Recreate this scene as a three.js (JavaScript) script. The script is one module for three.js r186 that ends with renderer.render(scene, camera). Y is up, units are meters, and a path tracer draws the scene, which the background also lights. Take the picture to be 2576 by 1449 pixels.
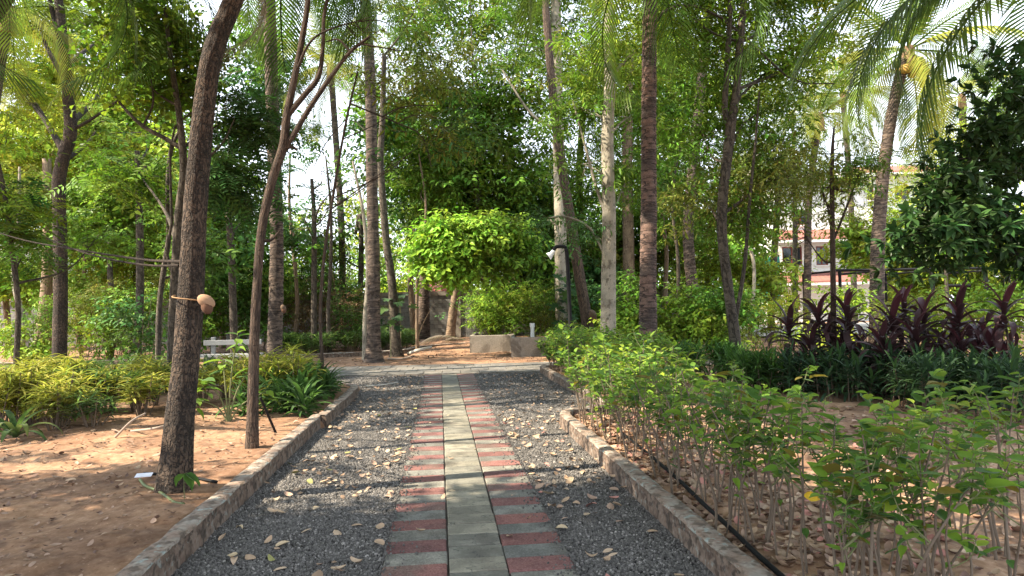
import * as THREE from 'three';
import { mergeGeometries } from 'three/addons/utils/BufferGeometryUtils.js';
import { RoundedBoxGeometry } from 'three/addons/geometries/RoundedBoxGeometry.js';

// ---------------------------------------------------------------- camera, sky, sun, exposure
const scene = new THREE.Scene();
const camera = new THREE.PerspectiveCamera(45.68, 16 / 9, 0.05, 900);
camera.position.set(0, 1.5, 0);
camera.rotation.order = 'YXZ';
camera.rotation.set(THREE.MathUtils.degToRad(1.71), 0, THREE.MathUtils.degToRad(-1.3));
camera.updateMatrixWorld();
const renderer = new THREE.WebGLRenderer({ antialias: true });
renderer.toneMapping = THREE.LinearToneMapping;
renderer.toneMappingExposure = 3.1;
renderer.shadowMap.enabled = true;
const SUN = new THREE.Vector3(-0.66, 0.70, 0.20).normalize();
{ // clear, slightly hazy tropical sky: pale at the horizon, soft blue overhead, brighter round the sun
  const w = 256, h = 128, d = new Float32Array(w * h * 4);
  for (let j = 0; j < h; j++) for (let i = 0; i < w; i++) {
    const el = ((j + 0.5) / h - 0.5) * Math.PI, az = ((i + 0.5) / w - 0.5) * 2 * Math.PI;
    const dir = new THREE.Vector3(Math.cos(el) * Math.cos(az), Math.sin(el), Math.cos(el) * Math.sin(az));
    const t = Math.pow(Math.max(0, Math.sin(el)), 0.5), c = Math.max(0, dir.dot(SUN));
    const g = 0.5 * Math.pow(c, 6) + 0.5 * Math.pow(c, 40);
    const b = el < 0 ? 0.66 : 0.88;
    d.set([(1.06 - 0.42 * t + g) * b, (1.10 - 0.34 * t + g) * b, (1.16 - 0.20 * t + g * 0.95) * b, 1], (j * w + i) * 4);
  }
  const sky = new THREE.DataTexture(d, w, h, THREE.RGBAFormat, THREE.FloatType);
  sky.mapping = THREE.EquirectangularReflectionMapping; sky.magFilter = THREE.LinearFilter; sky.needsUpdate = true;
  scene.background = sky; scene.environment = sky;
}
const sun = new THREE.DirectionalLight(new THREE.Color().setRGB(1, 0.87, 0.68), 5);
sun.position.copy(SUN).multiplyScalar(60); sun.target.position.set(0, 0, -12);
sun.position.add(sun.target.position); sun.castShadow = true;
Object.assign(sun.shadow.camera, { left: -45, right: 45, top: 45, bottom: -45, near: 1, far: 160 });
sun.shadow.mapSize.set(4096, 4096);
scene.add(sun, sun.target);

// ---------------------------------------------------------------- helpers
const V = (x, y, z) => new THREE.Vector3(x, y, z);
function RNG(s) { return () => { s |= 0; s = s + 0x6D2B79F5 | 0; let t = Math.imul(s ^ s >>> 15, 1 | s); t = t + Math.imul(t ^ t >>> 7, 61 | t) ^ t; return ((t ^ t >>> 14) >>> 0) / 4294967296; }; }
const R0 = RNG(7);
const rr = (r, a, b) => a + (b - a) * r();
function h3(x, y, z) { let n = Math.imul(x, 374761393) ^ Math.imul(y, 668265263) ^ Math.imul(z, 2147483647 - 56789); n = Math.imul(n ^ n >>> 13, 1274126177); return ((n ^ n >>> 16) >>> 0) / 4294967296; }
const sm = t => t * t * (3 - 2 * t);
function noise3(x, y, z, P = 0, PY = P) {
  const xi = Math.floor(x), yi = Math.floor(y), zi = Math.floor(z), u = sm(x - xi), v = sm(y - yi), w = sm(z - zi);
  const md = (a, p) => p ? ((a % p) + p) % p : a;
  const L = (a, b, t) => a + (b - a) * t, x0 = md(xi, P), x1 = md(xi + 1, P), y0 = md(yi, PY), y1 = md(yi + 1, PY);
  const f = k => L(L(h3(x0, y0, k), h3(x1, y0, k), u), L(h3(x0, y1, k), h3(x1, y1, k), u), v);
  return w ? L(f(zi), f(zi + 1), w) : f(zi);
}
function fbm(x, y, oct, P, seed = 0, PY = P) { let s = 0, a = 0.5, n = 0; for (let o = 0; o < oct; o++) { s += a * (P === PY ? 0.5 + 0.68 * (noise3(x, y, seed + o * 7, P) + noise3(x + y, y - x, seed + o * 7 + 3, P) - 1) : noise3(x, y, seed + o * 7, P, PY)); n += a; a *= 0.5; x *= 2; y *= 2; P *= 2; PY *= 2; } return s / n; }
// photograph survey (2576 px wide copy): a point seen at (px, py) that lies z metres ahead; the ground point seen there
const FPX = 1720;
function ray(px, py) { return V((px - 1288) / FPX, (724.5 - py) / FPX, -1).applyQuaternion(camera.quaternion); }
function at(px, py, z) { const d = ray(px, py); return d.multiplyScalar(-z / d.z).add(camera.position); }
function gr(px, py, y = 0) { const d = ray(px, py); return d.multiplyScalar((y - 1.5) / d.y).add(camera.position); }
const K = 0.1064;                                   // the paved path runs slightly to the left
const W = (u, z, y = 0) => V(u - K * z, y, -z);

const used = {};
function numbered(n) { const k = used[n] = (used[n] ?? -1) + 1; return k ? `${n}_${String(k).padStart(3, '0')}` : n; }
function shade(o) { o.traverse(c => { if (c.isMesh) { c.castShadow = true; c.receiveShadow = true; } }); return o; }
function tag(o, label, category, group, kind) { if (label) o.userData.label = label; if (category) o.userData.category = category; if (group) o.userData.group = group; if (kind) o.userData.kind = kind; return o; }
function thing(name, label, category, group, pos) { const g = new THREE.Group(); g.name = numbered(name); tag(g, label, category, group); if (pos) g.position.copy(pos); scene.add(g); return g; }
function part(parent, name, geo, mat) { const m = new THREE.Mesh(geo, mat); m.name = name; m.castShadow = m.receiveShadow = true; parent.add(m); return m; }
function solo(name, geo, mat, label, category, group) { const m = new THREE.Mesh(geo, mat); m.name = numbered(name); m.castShadow = m.receiveShadow = true; tag(m, label, category, group); scene.add(m); return m; }
function structure(name, geo, mat) { const m = new THREE.Mesh(geo, mat); m.name = numbered(name); m.castShadow = m.receiveShadow = true; m.userData.kind = 'structure'; scene.add(m); return m; }

class GB { // geometry collector
  constructor() { this.p = []; this.c = []; this.t = []; this.i = []; }
  v(x, y, z, c = 1, u = 0, w = 0) { this.p.push(x, y, z); if (typeof c === 'number') this.c.push(c, c, c); else this.c.push(c[0], c[1], c[2]); this.t.push(u, w); return this.p.length / 3 - 1; }
  tri(a, b, c) { this.i.push(a, b, c); }
  quad(a, b, c, d) { this.i.push(a, b, c, a, c, d); }
  box(x0, x1, y0, y1, z0, z1, c = 1) {
    const P = [[x0, y0, z0], [x1, y0, z0], [x1, y1, z0], [x0, y1, z0], [x0, y0, z1], [x1, y0, z1], [x1, y1, z1], [x0, y1, z1]];
    for (const f of [[1, 0, 3, 2], [4, 5, 6, 7], [0, 4, 7, 3], [5, 1, 2, 6], [3, 7, 6, 2], [0, 1, 5, 4]]) {
      const k = f.map(q => this.v(P[q][0], P[q][1], P[q][2], c, P[q][0] + P[q][2], P[q][1] + P[q][2] * 0.3)); this.quad(...k);
    }
  }
  geo(smooth = true) {
    const g = new THREE.BufferGeometry();
    g.setAttribute('position', new THREE.Float32BufferAttribute(this.p, 3));
    g.setAttribute('color', new THREE.Float32BufferAttribute(this.c, 3));
    g.setAttribute('uv', new THREE.Float32BufferAttribute(this.t, 2));
    g.setIndex(this.i);
    if (smooth) g.computeVertexNormals();
    return g;
  }
}
function spline(pts, rad, n) { // resample a polyline of points and radii
  const c = new THREE.CatmullRomCurve3(pts, false, 'centripetal'), P = [], Q = [];
  for (let i = 0; i <= n; i++) { const t = i / n; P.push(c.getPoint(t)); const f = t * (rad.length - 1), k = Math.min(rad.length - 2, Math.floor(f)); Q.push(rad[k] + (rad[k + 1] - rad[k]) * (f - k)); }
  return [P, Q];
}
function sweep(gb, P, Q, seg, relief, col = 1, cap = true) { // tapered tube with parallel-transported rings; relief(angle, length) scales the radius
  let T = P[1].clone().sub(P[0]).normalize(), N = Math.abs(T.x) < 0.9 ? V(1, 0, 0) : V(0, 0, 1);
  N.sub(T.clone().multiplyScalar(N.dot(T))).normalize();
  let len = 0, prev = -1;
  for (let i = 0; i < P.length; i++) {
    const T2 = (i < P.length - 1 ? P[i + 1].clone().sub(P[i]) : P[i].clone().sub(P[i - 1])).normalize();
    N.sub(T2.clone().multiplyScalar(N.dot(T2))).normalize();
    const B = T2.clone().cross(N);
    if (i) len += P[i].distanceTo(P[i - 1]);
    const first = gb.p.length / 3;
    for (let j = 0; j <= seg; j++) {
      const a = j / seg * Math.PI * 2, r = Q[i] * (relief ? relief(a, len, i / (P.length - 1)) : 1), ca = Math.cos(a) * r, sa = Math.sin(a) * r;
      gb.v(P[i].x + N.x * ca + B.x * sa, P[i].y + N.y * ca + B.y * sa, P[i].z + N.z * ca + B.z * sa, col, j / seg * Math.max(1, Math.round(Q[0] * 6.283)) , len);
    }
    if (prev >= 0) for (let j = 0; j < seg; j++) gb.quad(prev + j, prev + j + 1, first + j + 1, first + j);
    prev = first;
  }
  if (cap) { const e = P[P.length - 1], c = gb.v(e.x, e.y, e.z, col, 0, len); for (let j = 0; j < seg; j++) gb.tri(prev + j, prev + j + 1, c); }
}
function tube(pts, rad, n, seg, relief) { const g = new GB(), [P, Q] = spline(pts, rad, n); sweep(g, P, Q, seg, relief); return g.geo(); }

// ---------------------------------------------------------------- textures and materials
function tex(size, rx, ry, f) { // f(u, v) -> [r, g, b (0..255 sRGB), height 0..1]
  const c = new Uint8Array(size * size * 4), h = new Uint8Array(size * size * 4);
  for (let j = 0; j < size; j++) for (let i = 0; i < size; i++) {
    const o = f(i / size, j / size), k = (j * size + i) * 4, q = Math.max(0, Math.min(255, o[3] * 255));
    for (let a = 0; a < 3; a++) { c[k + a] = Math.max(0, Math.min(255, o[a])); h[k + a] = q; }
    c[k + 3] = h[k + 3] = 255;
  }
  const mk = (d, s) => { const t = new THREE.DataTexture(d, size, size); t.wrapS = t.wrapT = THREE.RepeatWrapping; t.magFilter = THREE.LinearFilter; t.minFilter = THREE.LinearMipmapLinearFilter; t.generateMipmaps = true; if (s) t.colorSpace = THREE.SRGBColorSpace; t.repeat.set(rx, ry); t.needsUpdate = true; return t; };
  return { map: mk(c, true), bumpMap: mk(h, false) };
}
const mixc = (a, b, t) => [a[0] + (b[0] - a[0]) * t, a[1] + (b[1] - a[1]) * t, a[2] + (b[2] - a[2]) * t];
const cl = (x, a = 0, b = 1) => Math.max(a, Math.min(b, x)), step = (a, b, x) => sm(cl((x - a) / (b - a)));
const std = (o, roughness = 0.9, bumpScale = 0.01) => new THREE.MeshStandardMaterial({ ...o, roughness, bumpScale });
const hue = (r, g, b, rough = 0.8, extra = {}) => new THREE.MeshPhysicalMaterial({ color: new THREE.Color().setRGB(r, g, b), roughness: rough, ...extra });

const soilTex = tex(1024, 1 / 3, 1 / 3, (u, v) => {
  const a = fbm(u * 6, v * 6, 5, 6, 1), b = fbm(u * 60, v * 60, 3, 60, 40), c = fbm(u * 17, v * 17, 3, 17, 90), sp = noise3(u * 200, v * 200, 3, 200);
  let k = mixc([122, 90, 66], [152, 118, 90], step(0.3, 0.7, a)); k = mixc(k, [98, 72, 54], step(0.55, 0.75, c) * 0.6);
  const g = (b - 0.5) * 46 + (sp > 0.93 ? 34 : sp < 0.07 ? -38 : 0); return [k[0] + g, k[1] + g, k[2] + g, 0.4 * a + 0.35 * b + 0.25 * c];
});
const mSoil = std(soilTex, 0.97, 0.02), mGround = std(soilTex, 0.97, 0.02); mGround.vertexColors = true;
const mGravelBase = std(tex(512, 1, 1, (u, v) => { const b = fbm(u * 50, v * 50, 3, 50, 3), c = fbm(u * 5, v * 5, 3, 5, 9); const g = 34 + b * 60 + c * 16; return [g + 4, g + 1, g - 2, b]; }), 0.95, 0.02);
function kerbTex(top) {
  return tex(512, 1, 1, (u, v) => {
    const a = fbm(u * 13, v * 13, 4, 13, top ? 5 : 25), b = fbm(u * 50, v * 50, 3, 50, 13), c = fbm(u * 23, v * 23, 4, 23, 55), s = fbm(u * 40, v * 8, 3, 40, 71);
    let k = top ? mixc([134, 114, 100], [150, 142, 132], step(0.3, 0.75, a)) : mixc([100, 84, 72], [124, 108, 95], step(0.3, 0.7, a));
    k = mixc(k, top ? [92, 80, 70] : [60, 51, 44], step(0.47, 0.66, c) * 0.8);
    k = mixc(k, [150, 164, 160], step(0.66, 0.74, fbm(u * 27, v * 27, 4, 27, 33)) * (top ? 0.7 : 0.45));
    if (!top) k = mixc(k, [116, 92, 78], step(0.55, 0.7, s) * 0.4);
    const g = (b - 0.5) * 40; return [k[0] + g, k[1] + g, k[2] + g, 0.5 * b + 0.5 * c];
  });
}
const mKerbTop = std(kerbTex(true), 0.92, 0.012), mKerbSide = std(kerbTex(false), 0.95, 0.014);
function paverTex(A, B, slate, seed) {
  return tex(512, 1.2, 1.2, (u, v) => {
    const a = fbm(u * 5, v * 5, 4, 5, seed), b = fbm(u * 90, v * 90, 2, 90, seed + 20), r = slate ? 1 - Math.abs(2 * fbm(u * 5 + 1.2 * fbm(u * 4, v * 4, 3, 4, seed + 3), v * 12, 4, 60, seed + 5) - 1) : 0;
    let k = mixc(A, B, step(0.3, 0.7, a)); k = mixc(k, [92, 86, 78], 0.55 * step(0.52, 0.78, fbm(u * 3, v * 3, 4, 3, seed + 44))); const sp = noise3(u * 150, v * 150, seed, 150);
    const g = (b - 0.5) * (slate ? 22 : 50) + (!slate && sp > 0.9 ? 22 : 0); const q = slate ? step(0.955, 1, r) : 0; k = mixc(k, [72, 76, 70], q * 0.7);
    return [k[0] + g, k[1] + g, k[2] + g, slate ? 0.6 * a + 0.25 - q * 0.3 + 0.15 * b : b];
  });
}
const pick = (t, n, cs, rough, bump) => cs.map(c => { const m = std(t, rough, bump); m.color = new THREE.Color().setRGB(...c); return m; });
const tone3 = [[1, 1, 1], [0.78, 0.79, 0.8], [1.12, 1.09, 1.04], [0.9, 0.88, 0.85]];
const mRed = pick(paverTex([110, 74, 71], [128, 88, 83], false, 3), 3, tone3, 0.92, 0.004);
const mGrey = pick(paverTex([106, 105, 99], [134, 132, 124], false, 11), 3, tone3, 0.92, 0.004);
const mSlate = pick(paverTex([116, 113, 102], [140, 136, 123], true, 19), 3, tone3, 0.85, 0.012);
const mTile = pick(paverTex([100, 97, 92], [120, 116, 110], true, 29), 3, tone3, 0.9, 0.006);
function barkTex(A, B, C, sx, sy, seed, ridge) {
  return tex(512, 1, 1, (u, v) => {
    const n = fbm(u * sx, v * sy, 4, sx, seed, sy), n2 = fbm(u * Math.ceil(sx / 3), v * sy * 2, 4, Math.ceil(sx / 3), seed + 60, sy * 2), m = fbm(u * 4, v * 4, 4, 4, seed + 9), f = fbm(u * 70, v * 70, 2, 70, seed + 31);
    const e = 1 - Math.abs(2 * n - 1), e2 = 1 - Math.abs(2 * n2 - 1), crack = ridge ? Math.max(step(0.82, 0.98, e), 0.7 * step(0.88, 0.99, e2)) : step(0.62, 0.74, n);
    let k = mixc(A, B, step(0.35, 0.65, m)); k = mixc(k, C, crack * 0.9); const g = (f - 0.5) * 36;
    return [k[0] + g, k[1] + g, k[2] + g, (1 - crack) * 0.75 + f * 0.25];
  });
}
const mBarkDark = std(barkTex([80, 66, 54], [62, 52, 43], [36, 30, 25], 30, 13, 3, true), 0.95, 0.022);
const mBarkBrown = std(barkTex([95, 78, 65], [76, 62, 52], [49, 40, 34], 26, 5, 15, true), 0.95, 0.012);
const mBarkPale = std(barkTex([158, 150, 134], [130, 124, 110], [106, 98, 86], 16, 9, 27, false), 0.92, 0.01);
const mBarkGrey = std(barkTex([98, 89, 77], [77, 69, 60], [47, 41, 34], 9, 5, 37, true), 0.95, 0.012);
const mBarkPalm = std(barkTex([112, 96, 84], [83, 72, 64], [48, 40, 36], 4, 18, 43, true), 0.95, 0.016);
const mBarkPalmRed = std(barkTex([114, 92, 82], [85, 73, 67], [48, 39, 36], 4, 18, 61, true), 0.95, 0.016);
const mBarkTan = std(barkTex([147, 127, 104], [124, 106, 86], [93, 77, 63], 9, 4, 71, true), 0.95, 0.012);
const leafMat = (trans, extra = {}) => new THREE.MeshPhysicalMaterial({ color: 0xffffff, vertexColors: true, roughness: 1, transmission: trans, thickness: 0, side: THREE.DoubleSide, clearcoat: 0.17, clearcoatRoughness: 0.3, specularIntensity: 0.25, ...extra });
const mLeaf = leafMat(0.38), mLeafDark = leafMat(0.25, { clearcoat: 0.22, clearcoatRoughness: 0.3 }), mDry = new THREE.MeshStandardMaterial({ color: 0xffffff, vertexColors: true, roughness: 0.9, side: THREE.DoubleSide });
const mBlack = hue(0.012, 0.012, 0.013, 0.75, { specularIntensity: 0.4 }), mWhite = hue(0.78, 0.78, 0.76, 0.6), mGreyPaint = hue(0.3, 0.3, 0.29, 0.85);
// ---------------------------------------------------------------- ground, gravel, path, kerbs
const leftKerbU = z => z < 8.9 ? -1.66 : -1.57, rightKerbU = z => z < 9.1 ? 1.56 : 2.36;
function zone(x, zf) { // which surface lies here
  const u = x + K * zf;
  if (zf < 13.05 - 0.06 * (u + 1.6) && u < leftKerbU(zf)) return 'left';
  if (zf < 16.2 && u > rightKerbU(zf)) return 'right';
  if (zf < 16) return 'gravel';
  return 'far';
}
function soilY(x, zf) {
  const q = zone(x, zf), n = (fbm(x * 0.9 + 50, zf * 0.9 + 50, 3, 0, 4) - 0.5) * 0.1 + (fbm(x * 5 + 50, zf * 5 + 50, 3, 0, 8) - 0.5) * 0.055;
  if (q === 'left') return 0.105 + n; if (q === 'right') return 0.085 + n; if (q === 'gravel') return -0.05;
  if (zf < 18.7) return -0.05; return 0.02 + n * 0.8 + (zf > 24 ? Math.min(0.15, (zf - 24) * 0.03) : 0);
}
{
  const line = (a, b, d, far) => { const o = [...far.map(f => a - f).reverse()]; for (let x = a; x <= b + 1e-6; x += d) o.push(x); for (const f of far) o.push(b + f); return o; };
  const far = [0.5, 1.5, 3, 6, 12, 25, 60, 150, 400], X = line(-8, 8, 0.075, far), Z = line(0.6, 27, 0.085, far), g = new GB();
  for (const zf of Z) for (const x of X) g.v(x, soilY(x, Math.max(zf, -50)), -zf, (q => q === 'right' ? [1.22, 1.28, 1.34] : 1)(zone(x, zf)), x, zf);
  for (let j = 0; j < Z.length - 1; j++) for (let i = 0; i < X.length - 1; i++) { const a = j * X.length + i; g.quad(a, a + 1, a + 1 + X.length, a + X.length); }
  structure('ground', g.geo(), mGround);
}
{
  const g = new GB(), n = 80;
  for (let k = 0; k <= n; k++) { const z = 0.3 + k * 15.7 / n; const l = z > 12.9 ? -9 : leftKerbU(z) - 0.02, r = rightKerbU(z) + 0.02; for (let j = 0; j <= 24; j++) { const u = l + (r - l) * j / 24, p = W(u, z); g.v(p.x, (noise3(p.x * 2, p.z * 2, 5) - 0.5) * 0.02 - 0.012, p.z, 1, p.x, p.z); } }
  for (let k = 0; k < n; k++) for (let j = 0; j < 24; j++) { const a = k * 25 + j; g.quad(a, a + 1, a + 26, a + 25); }
  const m = structure('gravel_bed', g.geo(), mGravelBase); m.geometry.deleteAttribute('color');
}
function inst(name, geo, mat, list, parent) { // list of {m: Matrix4, c: [r,g,b]}
  const o = new THREE.InstancedMesh(geo, mat, list.length), c = new THREE.Color();
  list.forEach((e, i) => { o.setMatrixAt(i, e.m); o.setColorAt(i, c.setRGB(e.c[0], e.c[1], e.c[2])); });
  o.name = parent ? name : numbered(name); o.castShadow = o.receiveShadow = true; o.userData.kind = 'stuff'; (parent || scene).add(o); return o;
}
const E = new THREE.Euler(), QT = new THREE.Quaternion();
const M4 = (x, y, z, rx, ry, rz, sx, sy = sx, sz = sx) => new THREE.Matrix4().compose(V(x, y, z), QT.setFromEuler(E.set(rx, ry, rz)).clone(), V(sx, sy, sz));
const PU = [-0.368, 0.020, 0.363, 0.751], ROW = 0.216;
{
  const r = RNG(21), rock = new THREE.IcosahedronGeometry(1, 0), p = rock.attributes.position;
  for (let i = 0; i < p.count; i++) { const s = 0.75 + 0.5 * h3(Math.round(p.getX(i) * 9), Math.round(p.getY(i) * 9), Math.round(p.getZ(i) * 9)); p.setXYZ(i, p.getX(i) * s, p.getY(i) * s, p.getZ(i) * s); }
  const flat = new THREE.BufferGeometry(); flat.setAttribute('position', p.clone()); flat.computeVertexNormals();
  const L = [];
  const put = (u, z, s) => {
    const soil = noise3(u * 1.3 + 9, z * 0.9, 2), edge = z > 13.8 ? (z - 13.8) / 2 : 0; if (r() < edge * 0.8 * step(0.3, 0.6, soil)) return;
    const q = W(u, z, s * rr(r, -0.2, 0.5)); const t = r(), g = t < 0.07 ? rr(r, 0.2, 0.32) : t < 0.5 ? rr(r, 0.06, 0.1) : rr(r, 0.09, 0.17);
    L.push({ m: M4(q.x, q.y, q.z, r() * 6, r() * 6, r() * 6, s * rr(r, 0.8, 1.4), s * rr(r, 0.45, 0.8), s), c: [g * 1.07, g * 0.99, g * 0.91] });
  };
  const fill = (z0, z1, dens, s0, s1) => {
    for (let side = 0; side < 2; side++) {
      const a = side ? PU[3] : (z0 > 12.9 ? -7 : -1.6), b = side ? rightKerbU((z0 + z1) / 2) - 0.06 : PU[0], n = (b - a) * (z1 - z0) * dens;
      for (let i = 0; i < n; i++) { const z = rr(r, z0, z1), u = rr(r, a, b); if (!side && z > 12.6 && z < 13.3 && u < -1.7) continue; put(u, z, rr(r, s0, s1)); }
    }
  };
  fill(1, 3.2, 2500, 0.009, 0.016); fill(3.2, 5.5, 8000, 0.0055, 0.0115); fill(5.5, 9.1, 5000, 0.007, 0.013); fill(9.1, 12.95, 2600, 0.010, 0.017); fill(12.95, 15.9, 1300, 0.012, 0.02);
  for (let i = 0; i < 2600; i++) { const z = rr(r, 3, 14), e = r() * r() * r() * 0.3, s = rr(r, 0.004, 0.009), q = W(i % 2 ? PU[0] + e : PU[3] - e, z, 0.024 + s * 0.4), g = rr(r, 0.06, 0.14); L.push({ m: M4(q.x, q.y, q.z, r() * 6, r() * 6, r() * 6, s * 1.2, s * 0.7, s), c: [g * 1.07, g, g * 0.92] }); }
  tag(inst('gravel', flat, new THREE.MeshStandardMaterial({ color: 0xffffff, roughness: 0.9 }), L), 'dark grey crushed stone gravel on both sides of the paved path', 'gravel');
}
// pavers: one mesh each, slightly skewed rows
function slab(a, b, c, d, y0, y1, bev, uo) { // four plan corners (counter-clockwise from above), chamfered top
  const g = new GB(), cs = [a, b, c, d], mid = V(0, 0, 0); cs.forEach(p => mid.add(p)); mid.multiplyScalar(0.25);
  const ring = (y, inset) => cs.map(p => { const q = p.clone().sub(mid); const l = q.length(); q.multiplyScalar((l - inset * 1.4) / l).add(mid); return q.setY(y); });
  const R = [ring(y0, 0), ring(y1 - bev, 0), ring(y1, bev)];
  const f = (A, B, C, D) => g.quad(...[A, B, C, D].map(p => g.v(p.x, p.y, p.z, 1, p.x + uo + p.y, -p.z + uo * 1.7)));
  for (let k = 0; k < 2; k++) for (let j = 0; j < 4; j++) f(R[k][j], R[k][(j + 1) % 4], R[k + 1][(j + 1) % 4], R[k + 1][j]);
  f(R[2][0], R[2][1], R[2][2], R[2][3]);
  const o = g.geo(false); o.computeVertexNormals(); o.deleteAttribute('color'); return o;
}
{
  const path = new THREE.Group(); path.name = 'paved_path'; path.userData.kind = 'structure'; scene.add(path);
  const r = RNG(5), SK = 0.095;
  for (let col = 0; col < 3; col++) {
    const off = [0.0, 0.07, 0.028][col];
    for (let k = 0; k < 68; k++) {
      const z = 1.25 + off + k * ROW; if (z + ROW > 15.93) break;
      const ga = 0.005, u0 = PU[col] + ga + rr(r, -0.004, 0.004), u1 = PU[col + 1] - ga + rr(r, -0.004, 0.004), zz = (u) => z + SK * (u - 0.19), jz = rr(r, -0.004, 0.004), y = 0.022 + rr(r, -0.003, 0.003);
      const gz = col === 1 ? 0.008 : 0.006, c = [W(u0, zz(u0) + gz + jz), W(u1, zz(u1) + gz + jz), W(u1, zz(u1) + ROW - gz + jz), W(u0, zz(u0) + ROW - gz + jz)];
      const red = (k + (col === 2 ? 0 : 0)) % 2 === 0, pool = col === 1 ? mSlate : red ? mRed : mGrey;
      const m = part(path, 'paver', slab(c[0], c[1], c[2], c[3], -0.03, y, 0.006, r() * 5), pool[Math.floor(r() * 4)]);
      m.name = numbered('paver');
    }
  }
  structure('path_joint_sand', slab(W(PU[0], 0.9), W(PU[3], 0.9), W(PU[3], 15.9), W(PU[0], 15.9), -0.03, 0.008, 0.002, 0), std({ color: new THREE.Color().setRGB(0.045, 0.037, 0.03) }, 1));
  const cross = new THREE.Group(); cross.name = 'cross_path'; cross.userData.kind = 'structure'; scene.add(cross);
  for (let row = 0; row < 4; row++) for (let k = 0; k < 44; k++) {
    const w = 0.44, d = 0.66, x0 = -14 + k * w + (row % 2) * 0.2, z0 = 16.0 + row * d + 0.012 * (x0 + 2), ga = 0.006, s = 0.05;
    const c = [V(x0 + ga, 0, -z0 - ga), V(x0 + w - ga, 0, -z0 - ga), V(x0 + w - ga - s, 0, -z0 - d + ga), V(x0 + ga - s, 0, -z0 - d + ga)];
    const m = part(cross, 'paving_tile', slab(c[0], c[1], c[2], c[3], -0.02, 0.025 + rr(r, -0.003, 0.003), 0.005, r() * 5), mTile[Math.floor(r() * 4)]); m.name = numbered('paving_tile');
  }
  structure('cross_path_bed', slab(V(-15, 0, -15.75), V(6, 0, -16.0), V(6, 0, -18.75), V(-15, 0, -18.6), -0.04, 0.006, 0.002, 0), std({ color: new THREE.Color().setRGB(0.13, 0.1, 0.075) }, 1));
}
function kerb(pts, w, h, y0 = -0.05) {
  const c = new THREE.CatmullRomCurve3(pts, false, 'centripetal', 0.1), n = Math.ceil(c.getLength() / 0.07), top = new GB(), face = new GB();
  let L = 0, last = null;
  for (let i = 0; i <= n; i++) {
    const p = c.getPointAt(i / n), t = c.getTangentAt(i / n), nx = -t.z, nz = t.x; // (nx, nz): to the right of travel
    if (last) L += p.distanceTo(last); last = p.clone();
    const q = (s, y, k) => { const e = (noise3(p.x * 7 + k * 3, p.z * 7, k) - 0.5) * 0.016 + (noise3(p.x * 23, p.z * 23 + k, k) - 0.5) * 0.008; return [p.x + nx * (s * w / 2 + e), y + (noise3(p.x * 5, p.z * 5, 30 + k) - 0.5) * 0.014, p.z + nz * (s * w / 2 + e)]; };
    const prof = [q(-1, h - 0.014, 1), q(-0.82, h, 2), q(0, h + 0.002, 3), q(0.8, h, 4), q(1, h - 0.016, 5)];
    prof.forEach((a, k) => top.v(a[0], a[1], a[2], 1, L * 0.8, k * w * 0.3));
    const pf = [q(1, h - 0.016, 5), q(1.05, h * 0.6, 6), q(1.05, h * 0.25, 7), q(1.1, y0, 8)], pb = [q(-1, h - 0.014, 1), q(-1.02, y0, 9)];
    pf.forEach((a, k) => face.v(a[0], a[1], a[2], 1, L * 0.8, k * h * 0.3)); pb.forEach((a, k) => face.v(a[0], a[1], a[2], 1, L * 0.8, 1 + k * h));
    if (i) {
      for (let k = 0; k < 4; k++) { const a = (i - 1) * 5 + k; top.quad(a, a + 1, a + 6, a + 5); }
      for (const k of [0, 1, 2, 4]) { const a = (i - 1) * 6 + k; face.quad(a, a + 1, a + 7, a + 6); }
    }
  }
  for (const b of [0, n * 6]) { const q = [b, b + 1, b + 2, b + 3, b + 5, b + 4]; for (let k = 1; k < 5; k++) face.tri(q[0], q[k], q[k + 1]); }
  const o = new THREE.Group(); o.name = numbered('kerb'); o.userData.kind = 'structure'; scene.add(o);
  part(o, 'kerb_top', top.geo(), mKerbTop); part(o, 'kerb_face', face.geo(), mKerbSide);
  o.children.forEach(m => m.geometry.deleteAttribute('color'));
}
// travel away from the camera: right of travel is +x for these, so the left kerb shows its right face to the gravel
const fwd = (u, z) => W(u, z);
kerb([fwd(-1.655, 0.3), fwd(-1.655, 3), fwd(-1.655, 6), fwd(-1.645, 8.8), fwd(-1.64, 9.06)], 0.135, 0.165);
kerb([fwd(-1.575, 8.96), fwd(-1.565, 10.5), fwd(-1.56, 12.25), fwd(-1.6, 12.6), fwd(-1.72, 12.85), fwd(-1.95, 12.98), fwd(-3.5, 13.1), fwd(-7, 13.35), fwd(-14, 13.8)], 0.13, 0.165);
kerb([fwd(6, 16.25), fwd(2.75, 16.2), fwd(2.5, 16.15), fwd(2.38, 15.95), fwd(2.355, 15.6), fwd(2.355, 12), fwd(2.355, 9.75), fwd(2.33, 9.5), fwd(2.2, 9.3), fwd(1.85, 9.16), fwd(1.65, 9.0), fwd(1.565, 8.7), fwd(1.56, 8), fwd(1.56, 4), fwd(1.56, 0.3)], 0.135, 0.16);
{ // low border beyond the cross path
  const P = [gr(560, 912), gr(853, 900), gr(1003, 892), gr(1045, 884), gr(1087, 878), gr(1140, 874.5), gr(1186, 871)];
  kerb([V(-24, 0, P[0].z), ...P], 0.16, 0.17);
}
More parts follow.
